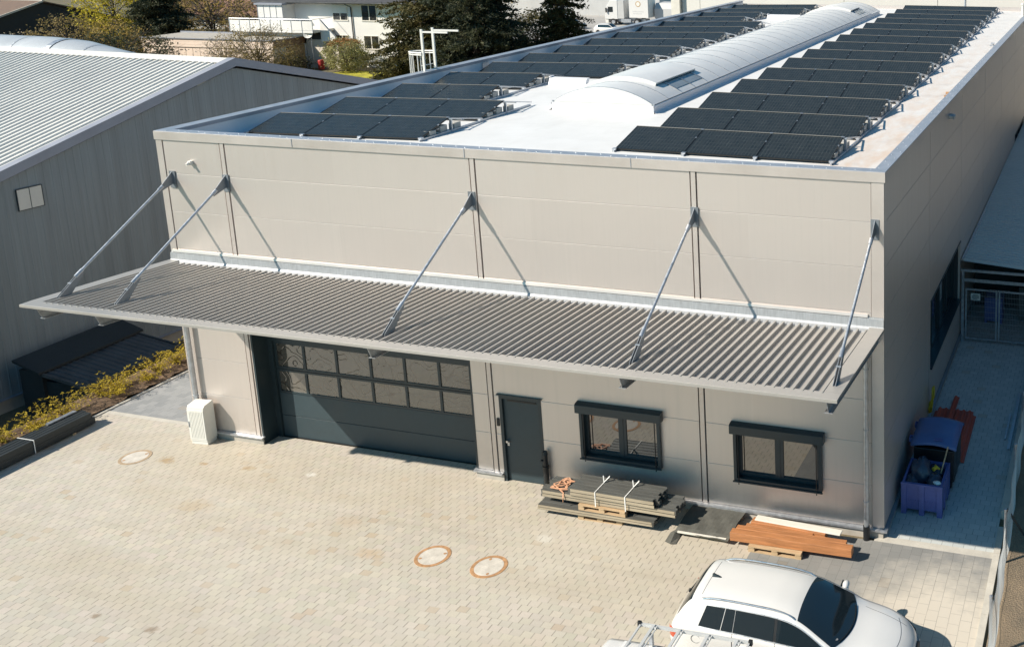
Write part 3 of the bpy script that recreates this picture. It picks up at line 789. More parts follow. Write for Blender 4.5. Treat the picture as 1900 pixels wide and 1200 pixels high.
# roof anchors, vent pipes, overflow plates
for k, (x, y, h, lab) in enumerate(((18.35, 11.6, .12, 'small brass roof anchor on the right roof edge, nearest the camera'), (18.2, 24.6, .12, 'small roof anchor on the right roof edge, farther back'), (18.25, 38.4, .75, 'white roof vent pipe at the rear right corner'), (14.6, 41.0, .8, 'grey mast behind the last solar row'))):
    s = MB(); z = roofz(x)
    if h < .5: s.box(x-.12, x+.12, y-.1, y+.1, z, z+.04); s.tube([(x, y, z+.04), (x, y, z+h)], .05, 8); s.tube([(x-.08, y, z+h), (x+.08, y, z+h)], .035, 8)
    else: s.lathe([(.14, 0), (.07, .06), (.06, h-.12), (.11, h-.1), (.11, h), (0, h+.02)], (x, y, z), 12)
    tag(mesh(('roof_anchor', 'roof_anchor', 'vent_pipe', 'mast')[k], s, ('rust', 'galv', 'white', 'galv')[k], at=(x, y, z), smooth=True), lab, ('roof anchor', 'roof anchor', 'vent pipe', 'mast')[k])
for k, y in enumerate((13.3, 31.5)):
    s = MB(); s.box(.36, .38, y, y+.42, 8.0, 8.2)
    for j in range(4): s.box(.38, .384, y+.03+.1*j, y+.08+.1*j, 8.02, 8.18)
    mesh('overflow_plate', s, 'galv', WH)
# roof access guard
t = thing('access_guard', 'white tubular guard rail and ladder top on the left roof edge', 'guard rail', (.1, 10.6, 8.32))
lp = MB()
for y in (10.35, 10.95): lp.box(.06, .14, y-.03, y+.03, 8.1, 9.78)
mesh('post', lp, 'white', t)
lp = MB()
for y in (10.35, 10.95): lp.box(.12, 1.15, y-.025, y+.025, 9.66, 9.72)
mesh('grab_bar', lp, 'white', t)
lp = MB(); hoop = []
for k in range(13):
    a = math.pi*k/12; hoop.append((.06-.72*math.sin(a), 10.65-.34*math.cos(a)*1.0, 8.95))
lp.tube(hoop, .032, 6); lp.tube([(x, y, 8.88) for x, y, z in hoop], .02, 6)
for k in range(1, 12, 2): lp.tube([(hoop[k][0], hoop[k][1], 8.95), (hoop[k][0], hoop[k][1], 7.0)], .018, 6)
mesh('safety_cage', lp, 'white', t)
lp = MB()
for z in (8.5, 8.22): lp.tube([(.0, 10.35, z), (.0, 10.95, z)], .015, 6)
mesh('rung', lp, 'white', t)

# ================================================================== YARD OBJECTS
# electric cabinet
t = thing('electric_cabinet', 'white free-standing electric cabinet on the paving by the left corner of the warehouse', 'cabinet', (.53, -.27, 0), (0, 0, R(5)))
s = MB(); cy0, cy1 = -.18, .17
s.prism([(cy0, .10), (cy0, 1.02), (cy0+.05, 1.09), (cy1-.02, 1.13), (cy1, 1.08), (cy1, .10)], 'x', -.25, .25)
s.box(-.24, .24, cy0+.02, cy1-.02, 0, .10)
mesh('housing', s, 'white', t, bevel=.012, local=True)
s = MB(); s.box(-.24, .24, cy0-.012, cy0, .16, .98)
for k in range(9): s.box(-.19+k*.045, -.17+k*.045, cy0-.018, cy0-.012, .2, .94)
dd = mesh('door', s, 'white', t, local=True)
mesh('handle', MB().box(-.225, -.205, cy0-.03, cy0-.012, .5, .66), 'galv', dd, local=True)
# manholes
def manhole(x, y, r, rot, lab, rm='rust'):
    t = thing('manhole', lab, 'manhole cover', (x, y, 0), (0, 0, rot), 'manhole covers in the paving')
    s = MB(); s.lathe([(r*.80, .002), (r*.80, .007), (r*.99, .008), (r, .002)], (0, 0, 0), 40); mesh('ring', s, rm, t, local=True)
    s = MB(); s.lathe([(0, .009), (r*.785, .008), (r*.795, .003)], (0, 0, 0), 40); L = mesh('lid', s, 'lid', t, local=True)
    for a in (0.4, 0.4+math.pi): s = MB(); s.lathe([(0, .012), (.03, .012), (.034, .009)], (r*.66*math.cos(a), r*.66*math.sin(a), 0), 8); s.box(r*.66*math.cos(a)-.035, r*.66*math.cos(a)+.035, r*.66*math.sin(a)-.012, r*.66*math.sin(a)+.012, .0092, .0125); mesh('lifting_hole', s, 'rust', L, local=True)
manhole(-.53, -1.37, .37, .6, 'round manhole cover with a dull brown ring, in front of the white electric cabinet', 'dullring')
manhole(9.59, -3.04, .38, .2, 'manhole cover with a worn pale rust ring, left of the pair mid-yard')
manhole(10.99, -3.06, .385, -1.5, 'manhole cover with a bright orange rust ring, right of the pair mid-yard')
# pallets
def pallet(x, y, z, wx, wy, rot, lab):
    t = thing('pallet', lab, 'pallet', (x, y, z), (0, 0, rot), 'wooden pallets along the front wall')
    s = MB()
    for k in range(5):
        a = -wy/2+k*(wy-.12)/4; s.box(-wx/2, wx/2, a, a+.12, .118, .14)
    mesh('top_board', s, 'wood', t, local=True)
    s = MB()
    for i in (-1, 0, 1):
        for j in (-1, 0, 1): s.box(i*(wx/2-.07)-.07, i*(wx/2-.07)+.07, j*(wy/2-.06)-.05, j*(wy/2-.06)+.05, .022, .096)
    mesh('block', s, 'wood', t, local=True)
    s = MB()
    for j in (-1, 0, 1): s.box(-wx/2, wx/2, j*(wy/2-.06)-.05, j*(wy/2-.06)+.05, 0, .022); 
    for i in (-1, 0, 1): s.box(i*(wx/2-.07)-.06, i*(wx/2-.07)+.06, -wy/2, wy/2, .096, .118)
    mesh('runner', s, 'wood', t, local=True)
pallet(12.49, -.63, 0, 1.10, .80, R(1), 'lower pale pallet on the ground under the steel profile stack')
pallet(12.60, -.70, .275, 1.18, .80, R(-1), 'upper pallet sandwiched between the steel profile bundles')
pallet(16.75, -.82, 0, 1.2, .80, R(0), 'pale pallet under the orange timber beams')
pallet(15.02, -.52, 0, 1.15, .96, R(-2), 'pallet hidden under the grey felt mat')
# profile bundles
def bundle(name, lab, x0, x1, y0, y1, z0, z1, n, rot=0., seed=1):
    g_ = random.Random(seed)
    t = thing(name, lab, 'profile bundle', ((x0+x1)/2, (y0+y1)/2, z0), (0, 0, rot), 'bundles of steel profiles')
    cx, cy = (x0+x1)/2, (y0+y1)/2; wdt = (y1-y0)/n; hx = (x1-x0)/2; H = z1-z0
    for i in range(n):
        a = y0-cy+i*wdt; e0, e1 = g_.uniform(-.05, .05), g_.uniform(-.05, .05)
        s = MB()
        # nested U profiles seen as a closed top with lipped flanges
        nl = max(2, int(H/.05)); 
        for j in range(nl):
            zz = H*j/nl; f = g_.uniform(-.03, .03)
            s.box(-hx+e0+f, hx+e1+f, a+.004+.006*(j % 2), a+wdt-.006-.006*(j % 2), zz+.004, zz+H/nl-.004)
        s.box(-hx+e0, hx+e1, a+.002, a+.022, H-.006, H+.004); s.box(-hx+e0, hx+e1, a+wdt-.022, a+wdt-.002, H-.006, H+.004)
        mesh('profile', s, 'profile', t, local=True)
    s = MB(); s.box(-hx+.01, hx-.01, y0-cy-.006, y0-cy+.0, .015, H*.45); s.box(-hx+.02, hx-.02, y0-cy-.005, y0-cy+.0, H*.55, H-.01)
    mesh('side_flange', s, 'profedge', t, local=True)
    return t
bundle('profile_bundle', 'lowest thin bundle of dark steel profiles, lying between the two pallets', 10.95, 13.85, -1.10, -.45, .142, .27, 4, R(-.3), 2)
bundle('profile_bundle', 'long middle bundle of steel profiles with the orange strap on its end', 11.04, 14.40, -1.03, -.42, .418, .59, 5, R(-1), 3)
ub = bundle('profile_bundle', 'top bundle of steel profiles tied with two white straps', 11.80, 13.92, -1.08, -.46, .595, .775, 5, R(-1), 4)
s = MB()
for x in (-.42, .33):
    s.box(x, x+.022, -.326, -.322, -.17, .185); s.box(x, x+.022, -.326, .322, .186, .190); s.box(x, x+.022, .318, .322, -.17, .185)
    for a, l in ((.5, .18), (-.5, .14), (1.0, .12)): s.bar((x+.01, .10, .19), (x+.01+l*math.sin(a), .10+l*.7, .19+.10), .022, .004)
mesh('white_strap', s, 'strapw', ub, local=True)
s = MB(); g_ = random.Random(9); pts = []
for k in range(40):
    a = k*.9; pts.append((11.42+.14*math.cos(a)+g_.uniform(-.12, .12), -.72+.2*math.sin(a*.63)+g_.uniform(-.08, .08), .605+g_.uniform(0, .06)))
pts += [(11.60, -1.02, .61), (11.61, -1.06, .5), (11.61, -1.06, .40)]
for a, c in zip(pts[:-1], pts[1:]): s.bar(a, c, .03, .006)
tag(mesh('lashing_strap', s, 'strapo', at=(11.42, -.72, .60)), 'tangled orange lashing strap on the left end of the profile stack', 'strap')
# felt mat over pallet, and a scrap
s = MB(); rows = []
for j in range(9):
    y = -1.10+1.12*j/8; row = []
    for i in range(15):
        x = 14.36+1.30*i/14; z = .168+.008*math.sin(i*1.3+j)-.03*max(0, (14.55-x)/.2)**1.5
        if j == 0: z -= .035
        row.append((x+.02*math.sin(j), y-.05*(i/14), z))
    rows.append(row)
s.grid(rows); o = mesh('felt_mat', s, 'mat', at=(15, -.5, .16))
o.modifiers.new('solid', 'SOLIDIFY').thickness = .014
tag(o, 'dark grey felt mat spread over a pallet beside the timber beams', 'mat')
o = mesh('mat_lining', MB().box(14.45, 15.60, -1.118, -1.08, .118, .150), 'board', at=(15, -1.1, .12)); tag(o, 'pale board edge showing under the front of the felt mat', 'board')
s = MB(); s.grid([[(14.24, -1.32, .006), (14.40, -1.40, .03), (14.52, -1.36, .012)], [(14.26, -1.05, .06), (14.38, -1.1, .10), (14.5, -1.1, .02)], [(14.34, -.9, .05), (14.42, -.92, .12), (14.48, -.95, .04)]])
o = mesh('felt_scrap', s, 'mat', at=(14.4, -1.2, 0)); o.modifiers.new('solid', 'SOLIDIFY').thickness = .012
tag(o, 'small grey felt offcut lying on the paving at the left of the mat', 'mat scrap')
# timber
def beam(a, c, w_, h, lab, mat='timber', cat='timber beam', nm='timber_beam'):
    s = MB(); s.bar(a, c, w_, h); o = mesh(nm, s, mat, at=tuple((Vector(a)+Vector(c))/2), bevel=.008); tag(o, lab, cat, 'orange timber beams' if mat == 'timber' else None)
beam((15.70, -1.04, .24), (18.43, -.99, .24), .19, .19, 'thick orange timber beam at the front, longest of the beams on the pallet')
beam((15.74, -.80, .215), (18.24, -.76, .215), .14, .14, 'orange timber beam just behind the thick front one')
beam((15.9, -.635, .20), (17.45, -.62, .20), .11, .12, 'short orange timber beam in the middle of the pallet load')
beam((15.98, -.46, .21), (17.72, -.52, .21), .20, .14, 'orange timber beam at the back, under the white board')
beam((16.05, -.40, .295), (18.05, -.50, .295), .19, .03, 'long white board lying on the rear timber beam near the wall', 'board', 'board', 'board')
# dark profile stack on the bed edge, lower left
t = thing('profile_stack', 'dark long stack of steel profiles along the planting bed at the lower left', 'profile stack', (-3.5, -2.5, 0))
for k in range(4):
    for j in range(2):
        g_ = random.Random(k*5+j); x0 = -3.72+.13*k; e = g_.uniform(-.12, .12)
        s = MB(); s.box(x0+.004, x0+.124, -6.5+e, -.32+e*.6, .05+.17*j, .215+.17*j); s.box(x0+.004, x0+.02, -6.5+e, -.32+e*.6, .215+.17*j, .225+.17*j)
        mesh('profile', s, 'profdark', t)
s = MB(); s.box(-3.74, -3.17, -1.9, -1.88, .395, .40); s.box(-3.185, -3.18, -1.9, -1.88, .03, .40); mesh('strap', s, 'strapw', t)
mesh('top_flange', MB().box(-3.72, -3.60, -1.2, -.42, .40, .43), 'galv', t); mesh('top_flange', MB().box(-3.72, -3.62, -6, -2.9, .40, .425), 'galv', t)
s = MB()
for y in (-5.5, -3.2, -.9): s.box(-3.7, -3.2, y, y+.1, 0, .05)
mesh('bearer', s, 'wood', t)
# blue crate
t = thing('pallet_box', 'open blue plastic pallet box filled with rubbish bags, in the shaded alley', 'pallet box', (19.54, 1.62, 0))
bx0, bx1, by0, by1 = 19.07, 20.0, 1.06, 2.14
s = MB(); th = .05
s.box(bx0, bx1, by0, by0+th, .14, .76); s.box(bx0, bx1, by1-th, by1, .14, .76); s.box(bx0, bx0+th, by0+th, by1-th, .14, .76); s.box(bx1-th, bx1, by0+th, by1-th, .14, .76); s.box(bx0, bx1, by0, by1, .12, .14)
mesh('tub', s, 'bluebox', t)
s = MB()
for x in (bx0-.01, (bx0+bx1)/2-.06, bx1-.11): s.box(x, x+.12, by0-.03, by0, .0, .75); s.box(x, x+.12, by1, by1+.03, 0, .75); s.box(x, x+.12, by0, by0+.12, 0, .119); s.box(x, x+.12, by1-.12, by1, 0, .119)
for y in (by0+.3, by0+.7): s.box(bx1, bx1+.02, y, y+.1, .02, .75)
for k in range(12): s.box(bx0+.14+.056*k, bx0+.165+.056*k, by0-.012, by0, .16, .36)
s.box(bx0-.02, bx1+.02, by0-.035, by0-.0, .73, .77)
mesh('leg', s, 'bluebox', t)
for k, (x, y, z, r, lab) in enumerate(((19.42, 1.62, .72, (.24, .3, .34), 'tall dark rubbish bag peaking out of the blue pallet box'), (19.75, 1.45, .62, (.2, .28, .18), 'low dark rubbish bag at the right in the blue pallet box'), (19.25, 1.4, .6, (.16, .26, .15), 'crumpled rubbish bag at the left wall of the blue pallet box'), (19.7, 1.9, .58, (.24, .2, .18), 'rubbish bag at the back of the blue pallet box'))):
    s = MB(); s.blob((x, y, z), r, k+3, 16, 11, .22); tag(mesh('rubbish_bag', s, 'bag', at=(x, y, z), smooth=True, auto=False), lab, 'rubbish bag', 'bags in the blue pallet box')
s = MB(); s.tube([(19.70, 1.62, .84), (19.76, 1.72, .86), (19.84, 1.68, .84)], [.05, .045, .02], 6); s.tube([(19.74, 1.7, .86), (19.72, 1.8, .86)], [.03, .02], 6)
tag(mesh('work_glove', s, 'yellow', at=(19.7, 1.7, .82)), 'yellow work glove on the rubbish bags', 'glove')
s = MB(); s.tube([(19.86, 1.75, .7), (19.98, 2.0, 1.25)], .018, 6); tag(mesh('broom_stick', s, 'wood', at=(19.9, 1.8, .7), smooth=True), 'pale stick leaning out of the blue pallet box', 'stick')
s = MB(); s.blob((19.86, 1.22, .76), (.10, .07, .04), 5, 8, 5, .1); tag(mesh('white_bottle', s, 'strapw', at=(19.86, 1.22, .76), smooth=True), 'small white container at the front right rim of the blue pallet box', 'container')
# wheeled container
t = thing('waste_container', 'black waste container with a blue plastic lid behind the pallet box', 'waste container', (19.6, 2.75, 0))
s = MB(); s.prism([(2.2, .22), (2.16, 1.05), (3.32, 1.05), (3.28, .22)], 'x', 19.12, 20.1); mesh('bin_body', s, 'black', t, bevel=.03)
s = MB(); rows = []
for i in range(7):
    x = 19.06+1.1*i/6; z = 1.08+.16*math.sin(math.pi*(.15+.7*i/6))
    rows.append([(x, 2.10, z-.06), (x, 2.14, z), (x, 2.6, z+.05), (x, 3.1, z+.05), (x, 3.2, z+.08), (x, 3.38, z+.02), (x, 3.40, z-.05)])
s.grid(rows); L = mesh('lid', s, 'bluelid', t, smooth=True, auto=False); L.modifiers.new('solid', 'SOLIDIFY').thickness = .03
for y in (2.35, 3.05):
    s = MB(); s.box(18.99, 19.12, y, y+.03, 1.06, 1.16); s.box(18.99, 19.12, y+.13, y+.16, 1.06, 1.16); s.box(18.98, 18.995, y, y+.16, 1.06, 1.16); mesh('lid_handle', s, 'bluebox', L)
mesh('lid_grip', MB().box(19.62, 19.82, 2.20, 2.30, 1.262, 1.275), 'bluebox', L)
s = MB()
for x in (19.2, 20.0):
    for y in (2.35, 3.15): s.tube([(x-.03, y, .1), (x+.03, y, .1)], .1, 12)
mesh('wheel', s, 'rubber', t)
# red sheets
t = thing('red_metal_sheets', 'pile of dark red profiled metal sheets on the alley paving', 'metal sheets', (19.6, 4.8, 0))
for k, (x0, x1, y0, y1, z) in enumerate(((19.0, 20.12, 3.5, 6.0, .02), (19.05, 20.08, 3.75, 6.15, .06), (19.36, 19.56, 4.2, 6.85, .10))):
    prof = []; x = x0
    while x < x1-.05: prof += [(x, 0), (x+.03, .035), (x+.07, .035), (x+.10, 0), (x+.16, 0)]; x += .165
    s = MB(); s.grid([[(a+.03*(k-1)*(y-y0)/3, y, z+h) for a, h in prof] for y in (y0, y1)]); mesh('sheet', s, 'red', t)
# hose
s = MB(); pts = []
for k in range(140):
    a = 2*math.pi*k/20; rr = .17+.02*math.sin(k*.7); pts.append((19.02+.10*math.sin(k*.31)*(k % 20)/20+.03*math.sin(k*.9), 5.33+rr*.75*math.cos(a), .70+rr*2.0*math.sin(a)*1.05))
s.tube(pts, .014, 5); tag(mesh('garden_hose', s, 'yellow', at=(18.97, 5.33, .7), smooth=True), 'coiled yellow hose hanging on the shaded side wall', 'hose')
for k, (x0, x1, y0, y1) in enumerate(((21.12, 21.2, 4.4, 7.6), (21.0, 21.05, 4.9, 6.3))):
    s = MB(); s.box(x0, x1, y0, y1, .0, .06); tag(mesh('steel_bar', s, 'galv', at=(x0, y0, 0)), ('longer steel bar lying along the right kerb in the alley', 'shorter steel bar lying beside the longer one in the alley')[k], 'steel bar', 'bars beside the alley kerb')

# ================================================================== FENCE, GATE, LEAN-TO
FP = [(21.69, -8.8), (21.645, -6.0), (21.60, -3.05), (21.56, -.2), (21.50, 2.55), (21.44, 5.3), (21.40, 8.2), (21.38, 11.0)]
t = thing('chain_link_fence', 'silver chain link fence with round posts along the right edge of the yard', 'fence', (21.6, -3, 0))
for x, y in FP:
    s = MB(); s.tube([(x, y, -.05), (x, y, 1.22)], .032, 10); s.lathe([(.036, 1.2), (.034, 1.235), (0, 1.245)], (x, y, 0), 10)
    mesh('post', s, 'galv', t, smooth=True)
s = MB()
def fx(y):
    for (xa, a), (xb, c) in zip(FP[:-1], FP[1:]):
        if y <= c: return xa+(xb-xa)*(y-a)/(c-a)
    return FP[-1][0]
pit = .058; y = FP[0][1]; H = 1.12
def wpt(y, z):
    bow = .05*math.sin(y*1.7)*math.sin(math.pi*(z/H))+.02*math.sin(y*4.1); return (fx(y)+.05+bow, y, z)
while y < 11:
    for sg in (1, -1):
        prev = None
        for k in range(7):
            z = .03+H*k/6; yy = y+sg*H*k/6*.9
            if yy < FP[0][1] or yy > 11: prev = None; continue
            q = wpt(yy, z+.02*math.sin(y*1.3))
            if prev: s.tube([prev, q], .0032, 3, cap=False)
            prev = q
    y += pit
mesh('wire_mesh', s, 'wire', t)
s = MB()
for z in (.05, 1.13): s.tube([wpt(y_*.25, z) for y_ in range(int(FP[0][1]/.25)+1, 44)], .004, 4)
mesh('tension_wire', s, 'galv', t)
s = MB(); s.tube([(21.55, .25, .95), (21.9, .5, .25), (22.6, .9, 0.)], .03, 8); mesh('brace', s, 'anth', t)
# gate
t = thing('alley_gate', 'grey double-leaf mesh gate with a small sign at the far end of the shaded alley', 'gate', (20, 10.97, 0))
s = MB(); 
for x in (19.0, 22.3): s.box(x-.04, x+.04, 10.93, 11.01, 0, 2.44)
s.box(18.92, 22.4, 10.94, 11.0, 2.36, 2.44); mesh('portal_frame', s, 'galv', t)
for k, (x0, x1) in enumerate(((19.08, 20.10), (20.14, 22.2))):
    s = MB()
    s.box(x0, x0+.05, 10.95, 10.99, .10, 1.80); s.box(x1-.05, x1, 10.95, 10.99, .10, 1.80); s.box(x0+.05, x1-.05, 10.95, 10.99, .10, .15); s.box(x0+.05, x1-.05, 10.95, 10.99, 1.75, 1.80)
    lf = mesh('leaf', s, 'galv', t)
    s = MB()
    for j in range(1, 9): s.box(x0+.05, x1-.05, 10.962, 10.968, .15+.178*j, .157+.178*j)
    xx = x0+.05
    while xx < x1-.05: s.box(xx, xx+.004, 10.969, 10.973, .15, 1.75); xx += .05
    mesh('mesh_infill', s, 'galv', lf)
s = MB(); s.box(19.26, 19.56, 10.92, 10.935, 1.44, 1.66)
sg = mesh('sign', s, 'white', t)
s = MB()
for z, a, c in ((1.61, 19.33, 19.49), (1.575, 19.29, 19.53), (1.54, 19.30, 19.52), (1.505, 19.29, 19.53), (1.47, 19.33, 19.47)): s.box(a, c, 10.914, 10.92, z, z+.014)
mesh('sign_lines', s, 'black', sg)
mesh('latch_bar', MB().box(19.85, 20.5, 10.90, 10.94, 1.79, 1.83), 'chrome', t)
# lean-to roof
t = thing('lean_to_roof', 'grey corrugated lean-to roof along the shaded side wall', 'lean-to roof', (19, 11, 2.5))
prof = []; y = 11.0
while y < 33: prof += [(y, 0), (y+.09, 0), (y+.12, .045), (y+.20, .045), (y+.23, 0)]; y += .25
prof.append((33, 0))
def lz(x, y): return 2.70-.075*(x-18.9)+.004*(y-11)
s = MB(); s.grid([[(x, y, lz(x, y)+h) for y, h in prof] for x in (18.92, 27)]); mesh('roof_sheet', s, 'hallroof', t)
s = MB(); s.box(18.94, 27, 11.02, 11.1, 2.0, 2.05); s.box(18.94, 27, 10.99, 11.0, 2.05, 2.12)
for y in (12, 16, 20, 24, 28, 32): s.bar((18.94, y, 2.60), (27, y, 2.0), .08, .10)
for y in (11.3, 16, 20, 24, 28): s.box(24.0, 24.1, y, y+.1, 0, 2.25)
s.box(18.93, 19.0, 11.0, 33, 2.71, 2.76)
mesh('roof_frame', s, 'galv', t)
s = MB(); s.box(18.95, 24, 14.2, 14.3, 0, 2.1); tag(mesh('shed_partition', s, 'slate', at=(19, 14.2, 0)), 'dark partition wall under the lean-to roof behind the gate', 'partition wall')
for k, (x, y, w_, h, mt, lab) in enumerate(((19.5, 12.6, .6, .9, 'bluebox', 'dim blue crate stored under the lean-to behind the gate'), (20.6, 13.0, .7, 1.2, 'profile', 'dim tall dark crate stored under the lean-to behind the gate'))):
    s = MB(); s.box(x, x+w_, y, y+.6, .08, h); s.box(x+.03, x+w_-.03, y-.02, y, h-.2, h-.1); 
    for q in (x, x+w_-.1): s.box(q, q+.1, y, y+.6, 0, .08)
    tag(mesh('storage_crate', s, mt, at=(x, y, 0), bevel=.02), lab, 'crate')

# ================================================================== NEIGHBOUR HALL (left)
t = thing('grey_hall', 'grey metal-clad hall with a ribbed pale gable roof at the left', 'building', (-10, 12.13, -2), (0, 0, R(-4.65)))
YA, ZA, YN, YFR = 12.13, 8.18, -8.0, 27.0
sn, sf = .285, .275
zn, zf_ = ZA-sn*(YA-YN), ZA-sf*(YFR-YA)
XW, XE = -10.0, -95.0
s = MB(); pts = [(YN+.3, -1.55), (YN+.3, zn-.25), (YA, ZA-.35), (YFR-.3, zf_-.25), (YFR-.3, -1.55)]
# trapezoid-profiled gable wall
def topz(y): return (ZA-sn*(YA-y) if y < YA else ZA-sf*(y-YA))-.30
prof = []; y = YN+.3
while y < YFR-.6: prof += [(y, 0), (y+.20, 0), (y+.215, .009), (y+.235, .009), (y+.25, 0)]; y += .25
s.grid([[(XW-.02+d, y, -1.55) for y, d in prof], [(XW-.02+d, y, topz(y)) for y, d in prof]])
mesh('gable_wall', s, 'hallwall', t)
s = MB(); s.box(XE, XW-.05, YN+.3, YN+.5, -2, zn-.2); s.box(XE, XW-.05, YFR-.5, YFR-.3, -2, zf_-.2); mesh('long_wall', s, 'hallwall', t)
s = MB(); s.box(XW-.3, XW+.02, YN+.3, YFR-.3, -2.1, -1.55); mesh('footing', s, 'concrete', t)
s = MB(); s.box(XW, XW+.10, YN, YFR-.3, -1.58, -1.54); mesh('base_flashing', s, 'halltrim', t)
def ribroof(y0, z0, y1, z1):
    prof = []; x = XE
    while x < XW+.0: prof += [(x, 0), (x+.20, 0), (x+.225, .06), (x+.305, .06), (x+.33, 0)]; x += .33
    s = MB(); s.grid([[(px, y0, z0+h) for px, h in prof], [(px, y1, z1+h) for px, h in prof]]); return s
mesh('roof', ribroof(YN, zn, YA-.05, ZA-.0), 'hallroof', t)
mesh('roof', ribroof(YFR, zf_, YA+.05, ZA-.0), 'hallroof', t)
s = MB(); a = .42
s.grid([[(x, y, z) for y, z in ((YA-a, ZA-a*sn+.068), (YA, ZA+.085), (YA+a, ZA-a*sf+.068))] for x in (XE, XW+.1)])
mesh('ridge_cap', s, 'hallroof', t)
s = MB()
for (y0, z0, y1, z1) in ((YN-.1, zn-.03, YA, ZA+.02), (YFR+.1, zf_-.03, YA, ZA+.02)):
    s.grid([[(XW-.25, y0, z0+.075), (XW+.14, y0, z0+.085), (XW+.15, y0, z0-.24), (XW+.10, y0, z0-.24)], [(XW-.25, y1, z1+.075), (XW+.14, y1, z1+.085), (XW+.15, y1, z1-.24), (XW+.10, y1, z1-.24)]])
mesh('verge_trim', s, 'halltrim', t)
s = MB()
s.box(XW, XW+.05, 3.84, 4.62, 4.36, 4.38); s.box(XW, XW+.05, 3.84, 4.62, 5.06, 5.08); s.box(XW, XW+.05, 3.84, 3.86, 4.38, 5.06); s.box(XW, XW+.05, 4.60, 4.62, 4.38, 5.06); s.box(XW, XW+.045, 4.22, 4.24, 4.38, 5.06)
wn = mesh('window', s, 'anth', t)
mesh('pane', MB().box(XW, XW+.042, 3.86, 4.60, 4.38, 5.06), 'board', wn)
s = MB(); r0, y0 = 1.5, YA+1.15
ST = [(-42, .56), (-22.3, .56), (-20.3, .48), (-18.4, .24), (-16.6, .02)]
def hsec(x, g=0.):
    hh = interp0(ST, x)+g; return [(x, y0-(.4+.65*min(1, hh/.56))*math.cos(math.pi*k/16)*(1+g), ZA-.30+(hh*1.25)*math.sin(math.pi*k/16)) for k in range(17)]
def interp0(T, x):
    for (a, za), (c, zc_) in zip(T[:-1], T[1:]):
        if x <= c: return za+(zc_-za)*(x-a)/(c-a)
    return T[-1][1]
s.grid([hsec(x) for x, _ in ST]); rl = mesh('rooflight', s, 'polygrey', t, smooth=True)
for x, w_ in ((-21.3, .30), (-19.3, .05), (-23.4, .05), (-25.5, .05), (-17.6, .10)):
    s = MB(); s.grid([hsec(xx, .02) for xx in (x, x+w_)]); mesh('glazing_bar', s, 'galv', rl)
# low sheds in front of it
t = thing('upper_shed', 'dark flat-roofed lean-to shed against the grey hall, the higher of two', 'shed', (-9, 4, -2))
s = MB(); s.prism([(-10, -.08), (-8.95, -.40), (-8.95, -.47), (-10, -.16)], 'y', 2.45, 6.05); mesh('roof', s, 'shed', t)
s = MB(); s.box(-9.98, -9.05, 2.6, 5.95, -2, -.46); mesh('wall', s, 'shed', t)
t = thing('lower_shed', 'low dark shed with a corrugated roof behind the planting bed', 'shed', (-8, 4, -2))
prof = []; y = 2.65
while y < 5.85: prof += [(y, 0), (y+.10, 0), (y+.12, .03), (y+.18, .03), (y+.20, 0)]; y += .20
s = MB(); s.grid([[(-9.0, y, -.52+h) for y, h in prof], [(-7.25, y, -.78+h) for y, h in prof]]); mesh('roof_sheet', s, 'shedsheet', t)
s = MB(); s.box(-7.27, -7.17, 2.6, 5.95, -.88, -.72); s.bar((-9.0, 2.6, -.53), (-7.2, 2.6, -.79), .06, .10); s.bar((-9.0, 5.92, -.53), (-7.2, 5.92, -.79), .06, .10); mesh('edge_trim', s, 'shedsheet', t)
s = MB(); s.box(-9.04, -7.3, 2.7, 5.85, -2, -.80); mesh('wall', s, 'shed', t)

# planting bed
r2 = random.Random(21)
def bed_plant(x, y, sc_, lab, seed):
    g_ = random.Random(seed); st = MB(); lf = MB(); z0 = .12 if x > -4.5 else .02
    for k in range(int(26*sc_)+10):
        a = g_.uniform(0, 6.283); L = g_.uniform(.22, .68)*sc_; lift = g_.uniform(.08, .46)*sc_; pts = []
        for i in range(6):
            u = i/5; pts.append(Vector((x+L*u*math.cos(a)+g_.uniform(-.015, .015), y+L*u*math.sin(a), z0+lift*math.sin(u*2.2)*1.0+.02)))
        st.tube(pts, [.007, .006, .005, .004, .003, .002], 3, cap=False)
        for i in range(1, 6):
            for q in range(3):
                p = pts[i]+Vector((g_.uniform(-.035, .035), g_.uniform(-.035, .035), g_.uniform(-.01, .035)))
                d = Vector((g_.gauss(0, 1), g_.gauss(0, 1), g_.gauss(0, .7))).normalized()*g_.uniform(.025, .055); e = d.cross(Vector((g_.gauss(0, 1), g_.gauss(0, 1), g_.gauss(0, 1)))).normalized()*g_.uniform(.006, .014)
                lf.quad(p-d, p-e, p+d, p+e)
    t = thing('bed_shrub', lab, 'shrub', (x, y, 0), group='low shrubs in the planting bed')
    flat('foliage', lf, 'bedplant', t); flat('stem', st, 'olive', t)
where = ['at the near end of the bed, cut by the left edge', 'behind the dark profile stack, nearest the camera', 'behind the middle of the dark profile stack', 'behind the far part of the dark profile stack', 'level with the far end of the profile stack', 'just past the end of the profile stack',
         'in front of the near corner of the low shed', 'in front of the left third of the low shed', 'in front of the middle of the low shed', 'in front of the right third of the low shed', 'in front of the far corner of the low shed', 'beyond the low shed', 'beside the left corner of the warehouse', 'partly hidden by the warehouse corner']
for k in range(14):
    y = -4.2+k*.82
    bed_plant(-4.30+r2.uniform(-.12, .12), y+r2.uniform(-.2, .2), r2.uniform(.85, 1.25), 'tall yellow-green bed shrub %s' % where[k], 100+k)
    if k % 3 != 2: bed_plant(-3.98+r2.uniform(-.1, .1), y+.4+r2.uniform(-.2, .2), r2.uniform(.45, .7), 'small yellow-green bed shrub %s' % where[k], 200+k)

